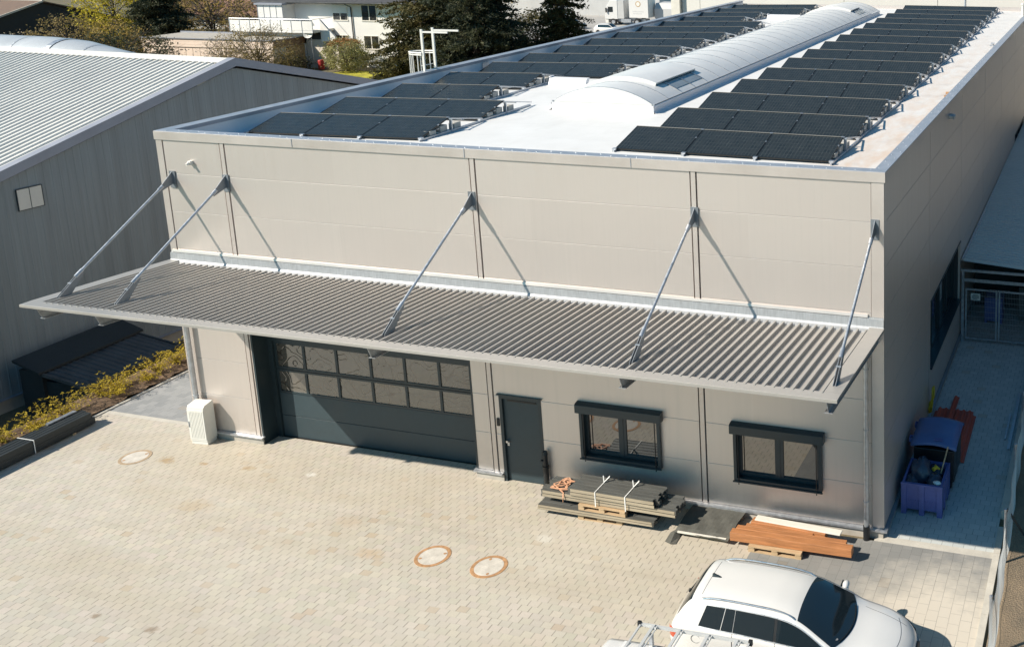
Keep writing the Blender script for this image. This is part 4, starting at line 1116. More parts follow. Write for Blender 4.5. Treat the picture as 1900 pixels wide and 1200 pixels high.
# ================================================================== CAR AND VAN
def interp(tab):
    def f(x):
        if x <= tab[0][0]: return tab[0][1]
        if x >= tab[-1][0]: return tab[-1][1]
        for i in range(len(tab)-1):
            x0, y0 = tab[i]; x1, y1 = tab[i+1]
            if x <= x1:
                def sl(j):
                    if j <= 0: return (tab[1][1]-tab[0][1])/(tab[1][0]-tab[0][0])
                    if j >= len(tab)-1: return (tab[-1][1]-tab[-2][1])/(tab[-1][0]-tab[-2][0])
                    a = (tab[j][1]-tab[j-1][1])/(tab[j][0]-tab[j-1][0]); b_ = (tab[j+1][1]-tab[j][1])/(tab[j+1][0]-tab[j][0])
                    return 0 if a*b_ <= 0 else 2*a*b_/(a+b_)
                h = x1-x0; t = (x-x0)/h; m0, m1 = sl(i)*h, sl(i+1)*h
                return (2*t**3-3*t*t+1)*y0+(t**3-2*t*t+t)*m0+(-2*t**3+3*t*t)*y1+(t**3-t*t)*m1
    return f
class Body:
    def __init__(s, top, wid, belt, tum=.46, crown=.085):
        s.top, s.wid, s.belt, s.tum, s.crown = interp(top), interp(wid), interp(belt), tum, crown
    def par(s, u):
        zc_, W = s.top(u), s.wid(u); zb = min(s.belt(u), zc_-.11); ze = max(zb+.004, zc_-s.crown)
        return zc_, W, zb, ze, W*.955-s.tum*(ze-zb)-.02
    def surf(s, u, y):
        zc_, W, zb, ze, Rr = s.par(u); return ze+(zc_-ze)*(1-min(1, abs(y)/Rr)**3.4)
    def side(s, u, z):
        zc_, W, zb, ze, Rr = s.par(u); t = (z-zb)/max(.01, ze-zb); return W*.955+(Rr-W*.955)*t
    def section(s, u):
        zc_, W, zb, ze, Rr = s.par(u)
        low = [(W*.86, .20), (W*.95, .27), (W*.985, .42), (W, .6), (W*1.005, max(.55, zb-.22)), (W*.995, zb-.07), (W*.975, zb-.02), (W*.955, zb)]
        pts = low+[(W*.955+(Rr-W*.955)*k/5, zb+(ze-zb)*k/5) for k in range(1, 6)]
        for k in range(1, 13): 
            y = Rr*(1-(k/12)); pts.append((y, s.surf(u, y)))
        return pts
    def shell(s, us, x0, yc):
        b = MB(); rows = []
        for u in us:
            p = s.section(u); full = [(x0+u, yc-y, z) for y, z in p]+[(x0+u, yc+y, z) for y, z in p[-2::-1]]
            rows.append(full)
        b.grid(rows); b.quad(*rows[0]); b.quad(*rows[-1][::-1]); return b
    def side_pane(s, ua, ub, x0, yc, sg, zlo=.02, zhi=.035, off=.006, n=14, m_=5, ta=0., tb=0.):
        b = MB(); rows = []
        for i in range(n+1):
            row = []
            for j in range(m_+1):
                v = j/m_; ulo, uhi = ua, ub
                u = (ua+ta*v)+((ub+tb*v)-(ua+ta*v))*i/n
                zc_, W, zb, ze, Rr = s.par(u)
                z = zb+zlo+max(.0, (ze-zhi)-(zb+zlo))*v
                row.append((x0+u, yc+sg*(s.side(u, z)+off), z))
            rows.append(row)
        b.grid(rows); return b
    def top_pane(s, utop, ubot, x0, yc, inset=.05, off=.007, n=16, m_=10, bow_b=0., bow_t=0.):
        b = MB(); rows = []
        for i in range(n+1):
            q = -1+2*i/n; row = []
            for j in range(m_+1):
                u = (utop+bow_t*q*q)+((ubot+bow_b*q*q)-(utop+bow_t*q*q))*j/m_
                Rr = s.par(u)[4]; y = q*(Rr-inset); row.append((x0+u, yc+y, s.surf(u, y)+off))
            rows.append(row)
        b.grid(rows); return b
def wheel(root, x, y, r, w_):
    s = MB(); s.tube([(x, y-w_/2, r), (x, y+w_/2, r)], r, 24); o = mesh('wheel', s, 'rubber', root, bevel=.02)
    s = MB(); s.tube([(x, y-w_/2-.006, r), (x, y+w_/2+.006, r)], r*.62, 20); mesh('rim', s, 'chrome', o)

X0, YC = 15.93, -4.09
car = thing('white_car', 'white estate car with roof rails parked in the right foreground', 'car', (18.2, YC, 0))
top = [(0, .62), (.02, .78), (.07, .95), (.15, 1.06), (.34, 1.32), (.46, 1.425), (.60, 1.465), (1.3, 1.49), (1.9, 1.478), (2.25, 1.445), (2.47, 1.395), (3.0, 1.145), (3.28, 1.005), (3.45, .965), (3.8, .915), (4.15, .83), (4.33, .74), (4.43, .64), (4.47, .5)]
wid = [(0, .60), (.06, .70), (.18, .78), (.5, .84), (1.2, .875), (2.4, .885), (3.2, .88), (3.8, .84), (4.1, .76), (4.3, .64), (4.42, .48), (4.47, .36)]
belt = [(0, .90), (.5, 1.03), (1.2, 1.03), (2.4, .985), (3.2, .955), (4.4, .9)]
B = Body(top, wid, belt, .42, .07)
us = sorted(set([round(4.47*k/110, 4) for k in range(111)]+[.01, .02, .03, .05, 4.45]))
mesh('body', B.shell(us, X0, YC), 'carwhite', car, smooth=True, auto=False)
mesh('windscreen', B.top_pane(2.44, 3.36, X0, YC, .055, .006, 16, 10, -.22, .03), 'carglass', car, smooth=True, auto=False)
ws = MB(); 
def onTop(u, q, off=.012):
    Rr = B.par(u)[4]; y = q*(Rr-.055); return (X0+u, YC+y, B.surf(u, y)+off)
for a, c in ((-.75, -.05), (.0, .62)): ws.tube([onTop(3.33-.2*q*q, q, .02) for q in [a+(c-a)*k/6 for k in range(7)]], .008, 5)
mesh('wiper', ws, 'black', car)
mesh('rear_window', B.top_pane(.43, .145, X0, YC, .07, .006, 12, 8, .03, .02), 'carglass', car, smooth=True, auto=False)
s = MB(); s.bar((X0+.17, YC-.02, 1.11), (X0+.35, YC+.3, 1.295), .02, .02); s.tube([(X0+.15, YC, 1.07), (X0+.17, YC, 1.12)], .025, 8); mesh('rear_wiper', s, 'black', car)
for sg in (-1, 1):
    for ua, ub, ta, tb in ((.66, 1.08, .12, .06), (1.095, 1.315, .06, .02), (1.325, 2.08, .02, 0), (2.13, 3.04, 0, 0)):
        mesh('side_window', B.side_pane(ua, ub, X0, YC, sg, ta=ta, tb=tb), 'carglass', car, smooth=True, auto=False)
    mesh('window_pillar', B.side_pane(2.075, 2.135, X0, YC, sg, off=.004, n=3), 'black', car)
    s = MB(); n = 40
    s.tube([(X0+u, YC+sg*(B.side(u, B.par(u)[2]+.012)+.010), B.par(u)[2]+.012) for u in [.62+2.5*k/n for k in range(n+1)]], .010, 5)
    us2 = [.70+2.4*k/n for k in range(n+1)]
    s.tube([(X0+u, YC+sg*(B.side(u, max(B.par(u)[2]+.02, B.par(u)[3]-.022))+.008), max(B.par(u)[2]+.02, B.par(u)[3]-.022)) for u in us2], .008, 5)
    mesh('window_trim', s, 'chrome', car)
    s = MB(); k_ = 26
    s.tube([(X0+u, YC+sg*(B.par(u)[4]-.055), B.surf(u, B.par(u)[4]-.055)+.052-.05*abs(-1+2*i/k_)**8) for i, u in enumerate([.68+1.75*k/k_ for k in range(k_+1)])], .014, 6)
    mesh('roof_rail', s, 'chrome', car, smooth=True)
    for u in (1.32, 2.12, 3.08):
        s = MB(); zc_, W, zb, ze, Rr = B.par(u)
        s.tube([(X0+u, YC+sg*(W*f_+.002), z) for f_, z in ((.985, .42), (1., .6), (1.005, zb-.22), (.995, zb-.07), (.955, zb))], .007, 4); mesh('door_gap', s, 'groove', car)
    for u in (1.45, 2.25):
        s = MB(); zc_, W, zb, ze, Rr = B.par(u); s.tube([(X0+u, YC+sg*(W+.012), zb-.16), (X0+u+.04, YC+sg*(W+.035), zb-.155), (X0+u+.18, YC+sg*(W+.035), zb-.16), (X0+u+.22, YC+sg*(W+.012), zb-.165)], .014, 6)
        mesh('door_handle', s, 'carwhite', car, smooth=True)
    s = MB(); s.blob((X0+2.93, YC+sg*.97, 1.02), (.07, .115, .07), 2, 14, 10, .0); s.bar((X0+2.97, YC+sg*.80, .965), (X0+2.95, YC+sg*.92, 1.0), .09, .05)
    mi = mesh('wing_mirror', s, 'carwhite', car, smooth=True, auto=False)
    s = MB(); s.box(X0+2.845, X0+2.868, YC+sg*.97-.08, YC+sg*.97+.08, .98, 1.06); mesh('mirror_glass', s, 'carglass', mi)
    # lamps sit on the rounded corners
    s = MB(); rows = []
    for i in range(9):
        u = .03+.19*i/8; zc_, W, zb, ze, Rr = B.par(u)
        rows.append([(X0+u-.003, YC+sg*(W*f_+.004), z) for f_, z in ((1.0, .68), (1.004, .75), (1.0, .82), (.99, .875))])
    s.grid(rows); mesh('tail_lamp', s, 'tailred', car, smooth=True, auto=False)
    s = MB(); rows = []
    for i in range(9):
        u = 4.05+.30*i/8; zc_, W, zb, ze, Rr = B.par(u); rows.append([(X0+u+.006, YC+sg*(W*f_+.010), z) for f_, z in ((1., .58), (1.005, .63), (1.0, zb-.05), (.965, zb+.0))])
    s.grid(rows); mesh('headlamp', s, 'headlamp', car, smooth=True, auto=False)
s = MB(); s.prism([(X0+.62, 1.43), (X0+.84, 1.465), (X0+.66, 1.535), (X0+.63, 1.53)], 'y', YC-.018, YC+.018); mesh('roof_antenna', s, 'anth', car, bevel=.01)
s = MB()
for q in (-.62, .62):
    s.tube([(X0+u, YC+q*(.9-.25*(u-3.4)), B.surf(u, q*(.9-.25*(u-3.4)))+.001) for u in [3.42+.8*k/12 for k in range(13)]], .004, 4)
s.tube([(X0+4.18-.16*(q/.6)**2, YC+q, B.surf(4.18-.16*(q/.6)**2, q)+.001) for q in [-.55+1.1*k/16 for k in range(17)]], .004, 4)
s.tube([(X0+.62, YC+q, B.surf(.62, q)+.001) for q in [-.48+.96*k/10 for k in range(11)]], .004, 4)
for sg in (-1, 1): s.tube([(X0+u, YC+sg*(B.par(u)[4]-.09), B.surf(u, B.par(u)[4]-.09)+.0005) for u in [.64+1.78*k/20 for k in range(21)]], .004, 4)
mesh('panel_gap', s, 'groove', car)
s = MB(); s.tube([(X0+.62+.09*math.cos(a), YC-B.par(.62)[1]*1.004-.002, .80+.08*math.sin(a)) for a in [2*math.pi*k/16 for k in range(17)]], .004, 4); mesh('fuel_flap', s, 'groove', car)
s = MB(); s.box(X0+4.40, X0+4.475, YC-.32, YC+.32, .34, .62); mesh('grille', s, 'black', car, bevel=.02)
s = MB(); s.tube([onTop(3.16, -.72, .009), onTop(3.16, -.72, .0095)], .03, 12); mesh('windscreen_sticker', s, 'galv', car)
for u in (.86, 3.62):
    for sg in (-1, 1): wheel(car, X0+u, YC+sg*.78, .32, .21)

VX, VY = 15.55, -7.22
van = thing('white_van', 'white van with an aluminium ladder rack on its roof, cut by the bottom edge', 'van', (18, VY, 0))
vt = [(0, .9), (.02, 1.4), (.06, 1.74), (.2, 1.85), (1., 1.87), (2.6, 1.87), (2.9, 1.74), (3.5, 1.32), (3.75, 1.15), (4.1, 1.02), (4.3, .85), (4.38, .6)]
vw = [(0, .80), (.1, .88), (3.2, .90), (3.9, .84), (4.2, .7), (4.38, .5)]
V = Body(vt, vw, [(0, 1.1), (4.4, 1.02)], .05, .05)
us = sorted(set([round(4.38*k/70, 4) for k in range(71)]+[.01, .02, .05]))
mesh('body', V.shell(us, VX, VY), 'carwhite', van, smooth=True, auto=False)
mesh('windscreen', V.top_pane(2.95, 3.70, VX, VY, .06, .007, 14, 8, -.15), 'carglass', van, smooth=True, auto=False)
for sg in (-1, 1):
    mesh('side_window', V.side_pane(2.2, 3.1, VX, VY, sg), 'carglass', van, smooth=True, auto=False)
    for u in (.85, 3.55): wheel(van, VX+u, VY+sg*.80, .33, .22)
    s = MB(); s.blob((VX+3.1, VY+sg*1.04, 1.15), (.07, .12, .12), 2, 10, 8, 0); mesh('wing_mirror', s, 'black', van, smooth=True)
s = MB()
for k in range(5): s.bar((VX+.5+.5*k, VY-.7, 1.868), (VX+.5+.5*k, VY+.7, 1.868), .05, .02)
mesh('roof_rib', s, 'carwhite', van)
s = MB()
for y in (VY-.92, VY+.98): s.bar((16.16, y, 2.0), (18.10, y+.03, 2.0), .035, .05)
for x in (16.18, 18.08): s.bar((x, VY-.92, 2.0), (x, VY+.98, 2.0), .03, .03)
rk = mesh('roof_rack', s, 'rackalu', van)
for x in (16.42, 16.88, 17.38, 17.88):
    s = MB(); s.bar((x, VY-.92, 2.03), (x, VY+.98, 2.03), .05, .03); s.bar((x+.06, VY-.92, 2.02), (x+.06, VY+.98, 2.02), .02, .02); s.box(x-.03, x+.07, VY+.90, VY+.93, 2.0, 2.04); mesh('cross_bar', s, 'rackalu', rk)
s = MB()
for x in (16.45, 17.38, 17.9):
    for y in (VY-.8, VY+.8): s.box(x-.03, x+.03, y-.03, y+.03, 1.80, 2.0)
mesh('rack_foot', s, 'galv', rk)
s = MB()
for x, y in ((16.16, VY+.98), (18.1, VY+1.01), (16.16, VY-.92), (18.1, VY-.92)): s.box(x-.03, x+.03, y-.025, y+.025, 1.96, 2.05)
mesh('end_cap', s, 'black', rk)

# ================================================================== BACKGROUND BUILDINGS
G0 = -2.0
t = thing('pale_hall', 'tall pale panelled hall wall behind the far end of the warehouse roof', 'building', (10, 58, G0))
s = MB(); xs_ = [-11.4, -9.8, 2.5, 10.0, 17.4, 24.8, 40, 60]
for a, c in zip(xs_[:-1], xs_[1:]): s.box(a+.02, c-.02, 58, 58.2, G0, 7.55); s.box(a+.02, c-.02, 58, 58.2, 7.57, 15)
mesh('wall', s, 'facadepanel', t)
mesh('structure_core', MB().box(-11.3, 60, 58.25, 76, G0, 14.9), 'groove', t)
mesh('roof_edge', MB().box(-11.5, 60.1, 57.9, 76.1, 14.95, 15.3), 'coping', t)
s = MB(); s.box(-12.2, -11.45, 57.6, 58.6, G0, 9); mesh('corner_pier', s, 'board', t)

t = thing('white_house', 'white two-storey house with a balcony behind the conifers', 'house', (-58, 74, G0))
mesh('wall', MB().box(-67, -45, 72, 82, G0, 5.05), 'plaster', t)
s = MB(); s.prism([(70.9, 4.95), (77, 8.4), (83.1, 4.95), (83.1, 5.15), (77, 8.65), (70.9, 5.15)], 'x', -68.2, -44.4); mesh('roof', s, 'darkroof', t)
s = MB(); s.tube([(-68, 70.85, 5.02), (-44.5, 70.85, 5.02)], .09, 8); s.tube([(-56.3, 70.9, 5.0), (-56.2, 71.9, 4.5), (-56.2, 71.9, -1.8)], .06, 8); mesh('gutter', s, 'groove', t)
for (x0, x1, z0, z1, sh) in ((-58.6, -56.8, 3.1, 4.7, .55), (-58.5, -56.9, .05, 1.4, 0), (-54.9, -53.1, .05, 1.4, 0), (-54.9, -53.1, 3.1, 4.7, 0)):
    s = MB(); s.box(x0-.1, x1+.1, 71.93, 72.02, z0-.12, z0); s.box(x0-.06, x0, 71.96, 72.02, z0, z1); s.box(x1, x1+.06, 71.96, 72.02, z0, z1); s.box(x0, x1, 71.96, 72.02, z1, z1+.06); s.box((x0+x1)/2-.05, (x0+x1)/2+.05, 71.97, 72.01, z0, z1)
    wn = mesh('window', s, 'board', t); mesh('pane', MB().box(x0, x1, 71.985, 72.005, z0, z1), 'glass', wn)
    if sh: mesh('roller_shutter', MB().box(x0, x1, 71.95, 71.98, z1-(z1-z0)*sh, z1), 'white', wn)
s = MB(); s.box(-69.5, -58.7, 69.0, 71.98, 1.95, 2.2); BL = mesh('balcony', s, 'plaster', t)
s = MB()
for k in range(8): s.box(-69.5+1.35*k, -69.5+1.35*k+1.3, 69.0, 69.04, 2.22, 3.2)
mesh('balustrade_panel', s, 'plaster', BL)
s = MB()
for k in range(9): s.box(-69.55+1.35*k, -69.5+1.35*k, 68.97, 69.05, 1.95, 3.35)
s.tube([(-69.5, 69.0, 3.38), (-58.7, 69, 3.38)], .03, 6); s.tube([(-58.7, 69, 3.38), (-58.7, 71.9, 3.38)], .03, 6); mesh('handrail', s, 'galv', BL)
s = MB(); s.box(-60.2, -58.75, 69.06, 69.1, 2.2, 3.3); mesh('tan_screen', s, 'shedsheet', BL)
s = MB(); s.box(-66.9, -63.6, 70.3, 71.98, 2.2, 4.75); CV = mesh('conservatory', s, 'plaster', t)
s = MB()
for k in range(5): s.box(-66.9+.82*k, -66.86+.82*k, 70.27, 70.3, 2.2, 4.75)
s.box(-66.9, -63.6, 70.26, 70.3, 3.35, 3.4); s.box(-67.1, -63.4, 70.1, 72, 4.75, 4.95); mesh('glazing_bar', s, 'halltrim', CV)
mesh('lower_wall', MB().box(-69.3, -61, 70.2, 71.98, G0, 1.94), 'plaster', t)
s = MB(); s.prism([(-58.68, 3.3), (-58.68, .95), (-56.9, 1.0), (-56.9, 1.5)], 'y', 70.0, 70.2); mesh('stair_wall', s, 'plaster', t)
s = MB(); s.box(-60.9, -58.55, 70.3, 71.98, G0, 1.1); s.box(-57.6, -56.9, 70.3, 71.98, G0, 1.1)
ap = [(-58.55, 1.1), (-58.55, .2)]+[(-58.075-.475*math.cos(math.pi*k/10), .2+.475*math.sin(math.pi*k/10)) for k in range(1, 10)]+[(-57.6, .2), (-57.6, 1.1)]
s.prism(ap, 'y', 70.3, 70.6); mesh('porch', s, 'cream', t)
mesh('arched_door', MB().box(-58.56, -57.58, 70.62, 70.7, G0, .72), 'slate', t)
s = MB()
for k in range(11):
    a = math.pi*k/10; c, d = math.cos(a), math.sin(a); s.bar((-58.075-.52*c, 70.27, .2+.52*d), (-58.075-.78*c, 70.27, .2+.78*d), .12, .05, (0, 1, 0))
for k in range(5):
    for x in (-58.7, -57.45): s.box(x-.1, x+.1, 70.25, 70.3, -1.9+.42*k, -1.68+.42*k)
mesh('stone_surround', s, 'concrete', t)
mesh('porch_opening', MB().box(-60.5, -58.8, 70.4, 70.5, 1.12, 1.9), 'slate', t)

t = thing('tan_garage', 'low flat-roofed garage with pink-beige cladding left of the white house', 'garage', (-70, 68, G0))
s = MB(); s.box(-78.4, -61.2, 66, 70.9, G0, .75); mesh('wall', s, 'fibre', t)
s = MB()
for k in range(3): s.box(-78.5+.04*k, -61.1, 65.9+.04*k, 66.0, .55+.30*k-.0, .83+.30*k)
mesh('fascia_board', s, 'fibre', t)
s = MB()
for k in range(18): s.box(-78.3+k*.95, -78.28+k*.95, 65.985, 66.0, G0, .5)
mesh('panel_joint', s, 'brownpanel', t)
s = MB(); s.box(-78.5, -61.1, 66, 71, .78, 1.42); mesh('roof', s, 'concrete', t)
s = MB(); s.box(-78.55, -61.05, 65.86, 65.98, 1.42, 1.5); s.box(-61.1, -60.98, 65.86, 71.05, 1.42, 1.52); s.box(-78.55, -61.0, 70.95, 71.05, 1.42, 1.6); mesh('roof_edge', s, 'halltrim', t)
s = MB(); s.box(-61.1, -61.0, 66.0, 71, .70, 1.42); mesh('side_fascia', s, 'brownpanel', t)
s = MB(); s.box(-61.2, -61.12, 68.0, 70.6, G0, .6); mesh('side_door', s, 'tandoor', t)
s = MB(); s.box(-61.2, -61.1, 67.7, 67.95, G0, .7); mesh('post', s, 'slate', t)
s = MB(); s.box(-61.2, -61.12, 66.05, 67.6, G0, .6); mesh('white_panel', s, 'plaster', t)

t = thing('satellite_dish', 'white satellite dish on a thin pole in front of the arched porch', 'satellite dish', (-59.4, 69.4, G0))
s = MB(); s.tube([(-59.4, 69.4, G0), (-59.4, 69.4, 1.7)], .04, 6); mesh('pole', s, 'galv', t)
s = MB(); d = Vector((.35, -.85, .35)).normalized(); a_ = d.cross(Vector((0, 0, 1))).normalized(); b2 = a_.cross(d); rows = []
for k in range(5):
    r_ = .52*k/4+.001; rows.append([tuple(Vector((-59.6, 69.3, 1.9))+a_*(r_*math.cos(q*.5236))+b2*(r_*1.15*math.sin(q*.5236))+d*(r_*r_*.6)) for q in range(13)])
s.grid(rows); mesh('dish', s, 'white', t, smooth=True)
s = MB(); s.bar((-59.6, 69.3, 1.4), tuple(Vector((-59.6, 69.3, 1.75))+d*.7), .03, .03); mesh('feed_arm', s, 'galv', t)
s = MB(); s.lathe([(0, 0), (.30, 0), (.32, .3), (.30, .32), (.32, .6), (.30, .62), (.31, .95), (.27, 1.0), (0, 1.0)], (-58.3, 69.2, G0+.1), 16)
tag(mesh('barrel', s, 'redplastic', at=(-58.3, 69.2, G0), smooth=True), 'red barrel beside the arched door of the white house', 'barrel')

t = thing('dark_house', 'house with a dark clad gable and a brown roof at the top left corner', 'house', (-104, 75, G0))
XD = -104.
s = MB(); s.prism([(64, G0), (64, 1.2), (75, 4.15), (91, -.6), (91, G0)], 'x', XD-20, XD); mesh('wall', s, 'slate', t)
s = MB(); s.prism([(62.9, .95), (75, 4.2), (75, 4.35), (62.9, 1.1)], 'x', XD-21, XD+.4); s.prism([(75, 4.2), (92, -.85), (92, -.7), (75, 4.35)], 'x', XD-21, XD+.3); mesh('roof', s, 'brownroof', t)
s = MB(); s.prism([(62.8, .92), (75, 4.2), (75, 4.42), (62.8, 1.16)], 'x', XD+.4, XD+.5); s.box(XD-21, XD+.5, 74.85, 75.2, 4.36, 4.46); mesh('verge_board', s, 'cream', t)

t = thing('tiled_house', 'house with a brown clay tile roof behind the bare trees', 'house', (-100, 104, G0))
mesh('wall', MB().box(-116, -88, 101.5, 112, G0, .4), 'plaster', t)
s = MB(); rows = []
for j in range(29):
    y = 100.5+6.5*j/28; z = .2+4.3*j/28+(.05 if j % 2 else 0); rows.append([(-117+1.0*i, y, z+.05*(i % 2)) for i in range(31)])
s.grid(rows); s.quad((-117, 113.5, .2), (-87, 113.5, .2), (-87, 107, 4.5), (-117, 107, 4.5)); mesh('roof', s, 'tiles', t)
s = MB(); s.box(-117, -100, 108, 112, 4.4, 6.5); mesh('upper_wall', s, 'plaster', t)

# unseen dark block added right of the view, cuts sky light on alley and side wall
t = thing('added_sky_blocker', 'unseen dark block added at the right to cut sky light on the alley', 'light blocker', (30, 20, 0))
mesh('wall', MB().box(27.0, 39, 2, 70, -.1, 12.2), 'slate', t)
s = MB(); s.prism([(26.6, 11.9), (33.0, 15.2), (39.5, 11.9), (39.5, 12.15), (33.0, 15.5), (26.6, 12.15)], 'y', 1.4, 70.6); mesh('roof', s, 'darkroof', t)
s = MB()
for k in range(34): s.box(26.94, 27.0, 2.2+2*k, 2.32+2*k, -.1, 11.8)
mesh('wall_batten', s, 'slate', t)

# trucks
def truck(x, y, lab, flip=1):
    t = thing('truck', lab, 'truck', (x, y, G0), (0, 0, 0 if flip == 1 else flip))
    s = MB(); s.prism([(0, .9), (0, 1.7), (.12, 2.5), (.4, 3.0), (.9, 3.75), (2.1, 3.75), (2.1, .9)], 'y', 0, 2.45); cab = mesh('cab', s, 'carwhite', t, local=True, bevel=.06)
    s = MB(); s.prism([(.55, 1.95), (.55, 2.75), (1.35, 2.75), (1.35, 1.95)], 'y', -.012, .0); s.prism([(.16, 1.75), (.20, 2.55), (.24, 2.55), (.20, 1.75)], 'y', .2, 2.25); mesh('cab_window', s, 'carglass', cab, local=True)
    s = MB(); s.box(.25, .40, -.28, -.10, 1.9, 2.6); mesh('mirror', s, 'black', cab, local=True)
    s = MB(); s.box(2.12, 3.1, .05, 2.4, 1.0, 3.7); mesh('wind_fairing', s, 'tarp', t, local=True)
    s = MB(); s.box(.1, 6.4, .5, 1.9, .55, .9); s.box(2.6, 4.2, .05, .5, .45, .95); s.box(2.6, 4.2, 1.95, 2.4, .45, .95); mesh('chassis', s, 'galv', t, local=True)
    s = MB(); s.box(0, .5, .1, 2.35, .35, .9); mesh('bumper', s, 'white', t, local=True)
    for xx in (1.35, 5.2):
        for yy in (.15, 2.3):
            s = MB(); s.tube([(xx, yy-.15, .5), (xx, yy+.15, .5)], .5, 18); wl = mesh('wheel', s, 'rubber', t, local=True); s = MB(); s.tube([(xx, yy-.17, .5), (xx, yy+.17, .5)], .28, 12); mesh('rim', s, 'galv', wl, local=True)
    return t
tk = truck(-50.6, 117.5, 'white lorry with a box body parked beyond the conifers, facing left')
s = MB(); s.box(4.0, 7.1, 0, 2.5, 1.15, 4.1); bx = mesh('box_body', s, 'carwhite', tk, local=True, bevel=.03)
s = MB(); s.tube([(5.5, -.012, 3.2), (5.5, 0, 3.2)], .42, 20); mesh('round_emblem', s, 'tandoor', bx, local=True)
s = MB(); s.tube([(5.5, -.02, 3.2), (5.5, -.012, 3.2)], .30, 20); mesh('emblem_centre', s, 'white', bx, local=True)
s = MB()
for k, w_ in enumerate((1.9, 1.5)): 
    for j in range(int(w_/.2)): s.box(4.6+.1*k+.2*j, 4.72+.1*k+.2*j, -.006, 0, 2.0-.3*k, 2.15-.3*k)
mesh('faded_lettering', s, 'tarp', bx, local=True)
s = MB(); s.box(7.11, 7.14, .1, 2.4, 1.2, 4.05); s.box(7.14, 7.17, 1.2, 1.3, 1.2, 4.0); mesh('rear_door', s, 'white', bx, local=True)
truck(-39.4, 122, 'white lorry cab seen behind the first lorry, near the pale hall', R(70))
t = thing('grey_trailer', 'grey covered trailer parked behind the white lorry', 'trailer', (-41, 119, G0))
s = MB(); s.prism([(119, G0+1.0), (119, G0+2.4), (119.6, G0+3.2), (122.6, G0+3.2), (122.6, G0+1)], 'x', -43.2, -39.6); mesh('cover', s, 'tarp', t)
s = MB(); s.box(-43.1, -39.7, 119.1, 122.5, G0+.6, G0+1.0); mesh('chassis', s, 'slate', t)
for xx in (-42.3, -40.6):
    s = MB(); s.tube([(xx, 119.0, G0+.4), (xx, 119.25, G0+.4)], .4, 14); mesh('wheel', s, 'rubber', t)
def smallcar(x, y, lab):
    t = thing('parked_car', lab, 'car', (x, y, G0), group=None)
    Bc = Body([(0, .6), (.05, .9), (.3, 1.05), (.8, 1.4), (2.2, 1.42), (3.1, .98), (4.0, .8), (4.15, .5)], [(0, .65), (.3, .82), (3.6, .82), (4.15, .5)], [(0, .9), (4.15, .88)])
    b = Bc.shell([4.15*k/30 for k in range(31)], x, y); b.v = [(p, q, z+G0) for p, q, z in b.v]; mesh('body', b, 'carwhite', t, smooth=True, auto=False)
    for sg in (-1, 1):
        b = Bc.side_pane(.7, 2.9, x, y, sg); b.v = [(p, q, z+G0) for p, q, z in b.v]; mesh('side_window', b, 'carglass', t)
    b = Bc.top_pane(2.25, 3.05, x, y); b.v = [(p, q, z+G0) for p, q, z in b.v]; mesh('windscreen', b, 'carglass', t)
    for u in (.8, 3.3):
        for sg in (-1, 1):
            s = MB(); s.tube([(x+u, y+sg*.72-.1, G0+.3), (x+u, y+sg*.72+.1, G0+.3)], .3, 14); mesh('wheel', s, 'rubber', t)
smallcar(-46.5, 107, 'white car half hidden behind the warehouse parapet in front of the lorry')
smallcar(-55, 112, 'white car at the edge of the third conifer, left of the lorry')
t = thing('grey_store', 'long low grey wall building across the road behind the conifers', 'building', (-58, 131, G0))
mesh('wall', MB().box(-90, -48, 131, 140, G0, 6), 'tarp', t); mesh('roof', MB().box(-90.5, -47.5, 130.5, 140.5, 6, 6.4), 'coping', t)

# ================================================================== VEGETATION
def leaves(mb, p, n, spread, size, g_, flatz=.7, asp=1.):
    for _ in range(n):
        q = p+Vector((g_.gauss(0, spread), g_.gauss(0, spread), g_.gauss(0, spread*flatz)))
        d = Vector((g_.gauss(0, 1), g_.gauss(0, 1), g_.gauss(0, .8))).normalized(); e = d.cross(Vector((g_.gauss(0, 1), g_.gauss(0, 1), g_.gauss(0, 1)))).normalized()
        k = size*g_.uniform(.5, 1.3); mb.quad(q-d*k*asp, q-e*k*.5, q+d*k*asp, q+e*k*.5)
def conifer(name, lab, x, y, h, r, mat, seed, z0=G0, droop=.35, base=.04, dens=1.7, size=.135):
    g_ = random.Random(seed); t = thing(name, lab, 'conifer', (x, y, z0))
    s = MB(); s.tube([(x, y, z0-.2), (x+.1, y, z0+h*.5), (x, y, z0+h)], [r*.06, r*.04, .03], 8, cap=False); br = MB(); lf = MB()
    nl = int(h*2.6)
    for i in range(nl):
        f = base+(1-base)*i/nl; zz = z0+h*f; L0 = r*(1-f)**.75*(.85+.15*math.sin(i*2.1))
        for k in range(int(5+5*(1-f))):
            a = g_.uniform(0, 6.283); L = L0*g_.uniform(.62, 1.12)
            if L < .2: L = .2
            zb_ = zz+g_.uniform(-.25, .25); pts = []
            for j in range(6):
                u = j/5; pts.append(Vector((x+L*u*math.cos(a), y+L*u*math.sin(a), zb_+L*(.12*u-droop*u*u)+(.10*L*u**4))))
            br.tube(pts, [.05, .04, .03, .02, .015, .01], 3, cap=False)
            m_ = max(3, int(L*3.2*dens))
            for j in range(m_):
                u = .22+.78*(j+g_.random())/m_; q = pts[min(4, int(u*5))].lerp(pts[min(5, int(u*5)+1)], u*5-int(u*5))
                side = Vector((-math.sin(a), math.cos(a), 0))*g_.gauss(0, .22*L*(1.1-u)+.12)
                leaves(lf, q+side+Vector((0, 0, -.10)), int(5*dens), .17, size, g_, .6, 1.5)
    mesh('trunk', s, 'bark', t); flat('branch', br, 'bark', t); flat('crown', lf, mat, t)
conifer('conifer', 'large dark conifer with drooping lit branches in front of the white house', -39.4, 61.5, 17, 6.8, 'needles', 5, base=.09)
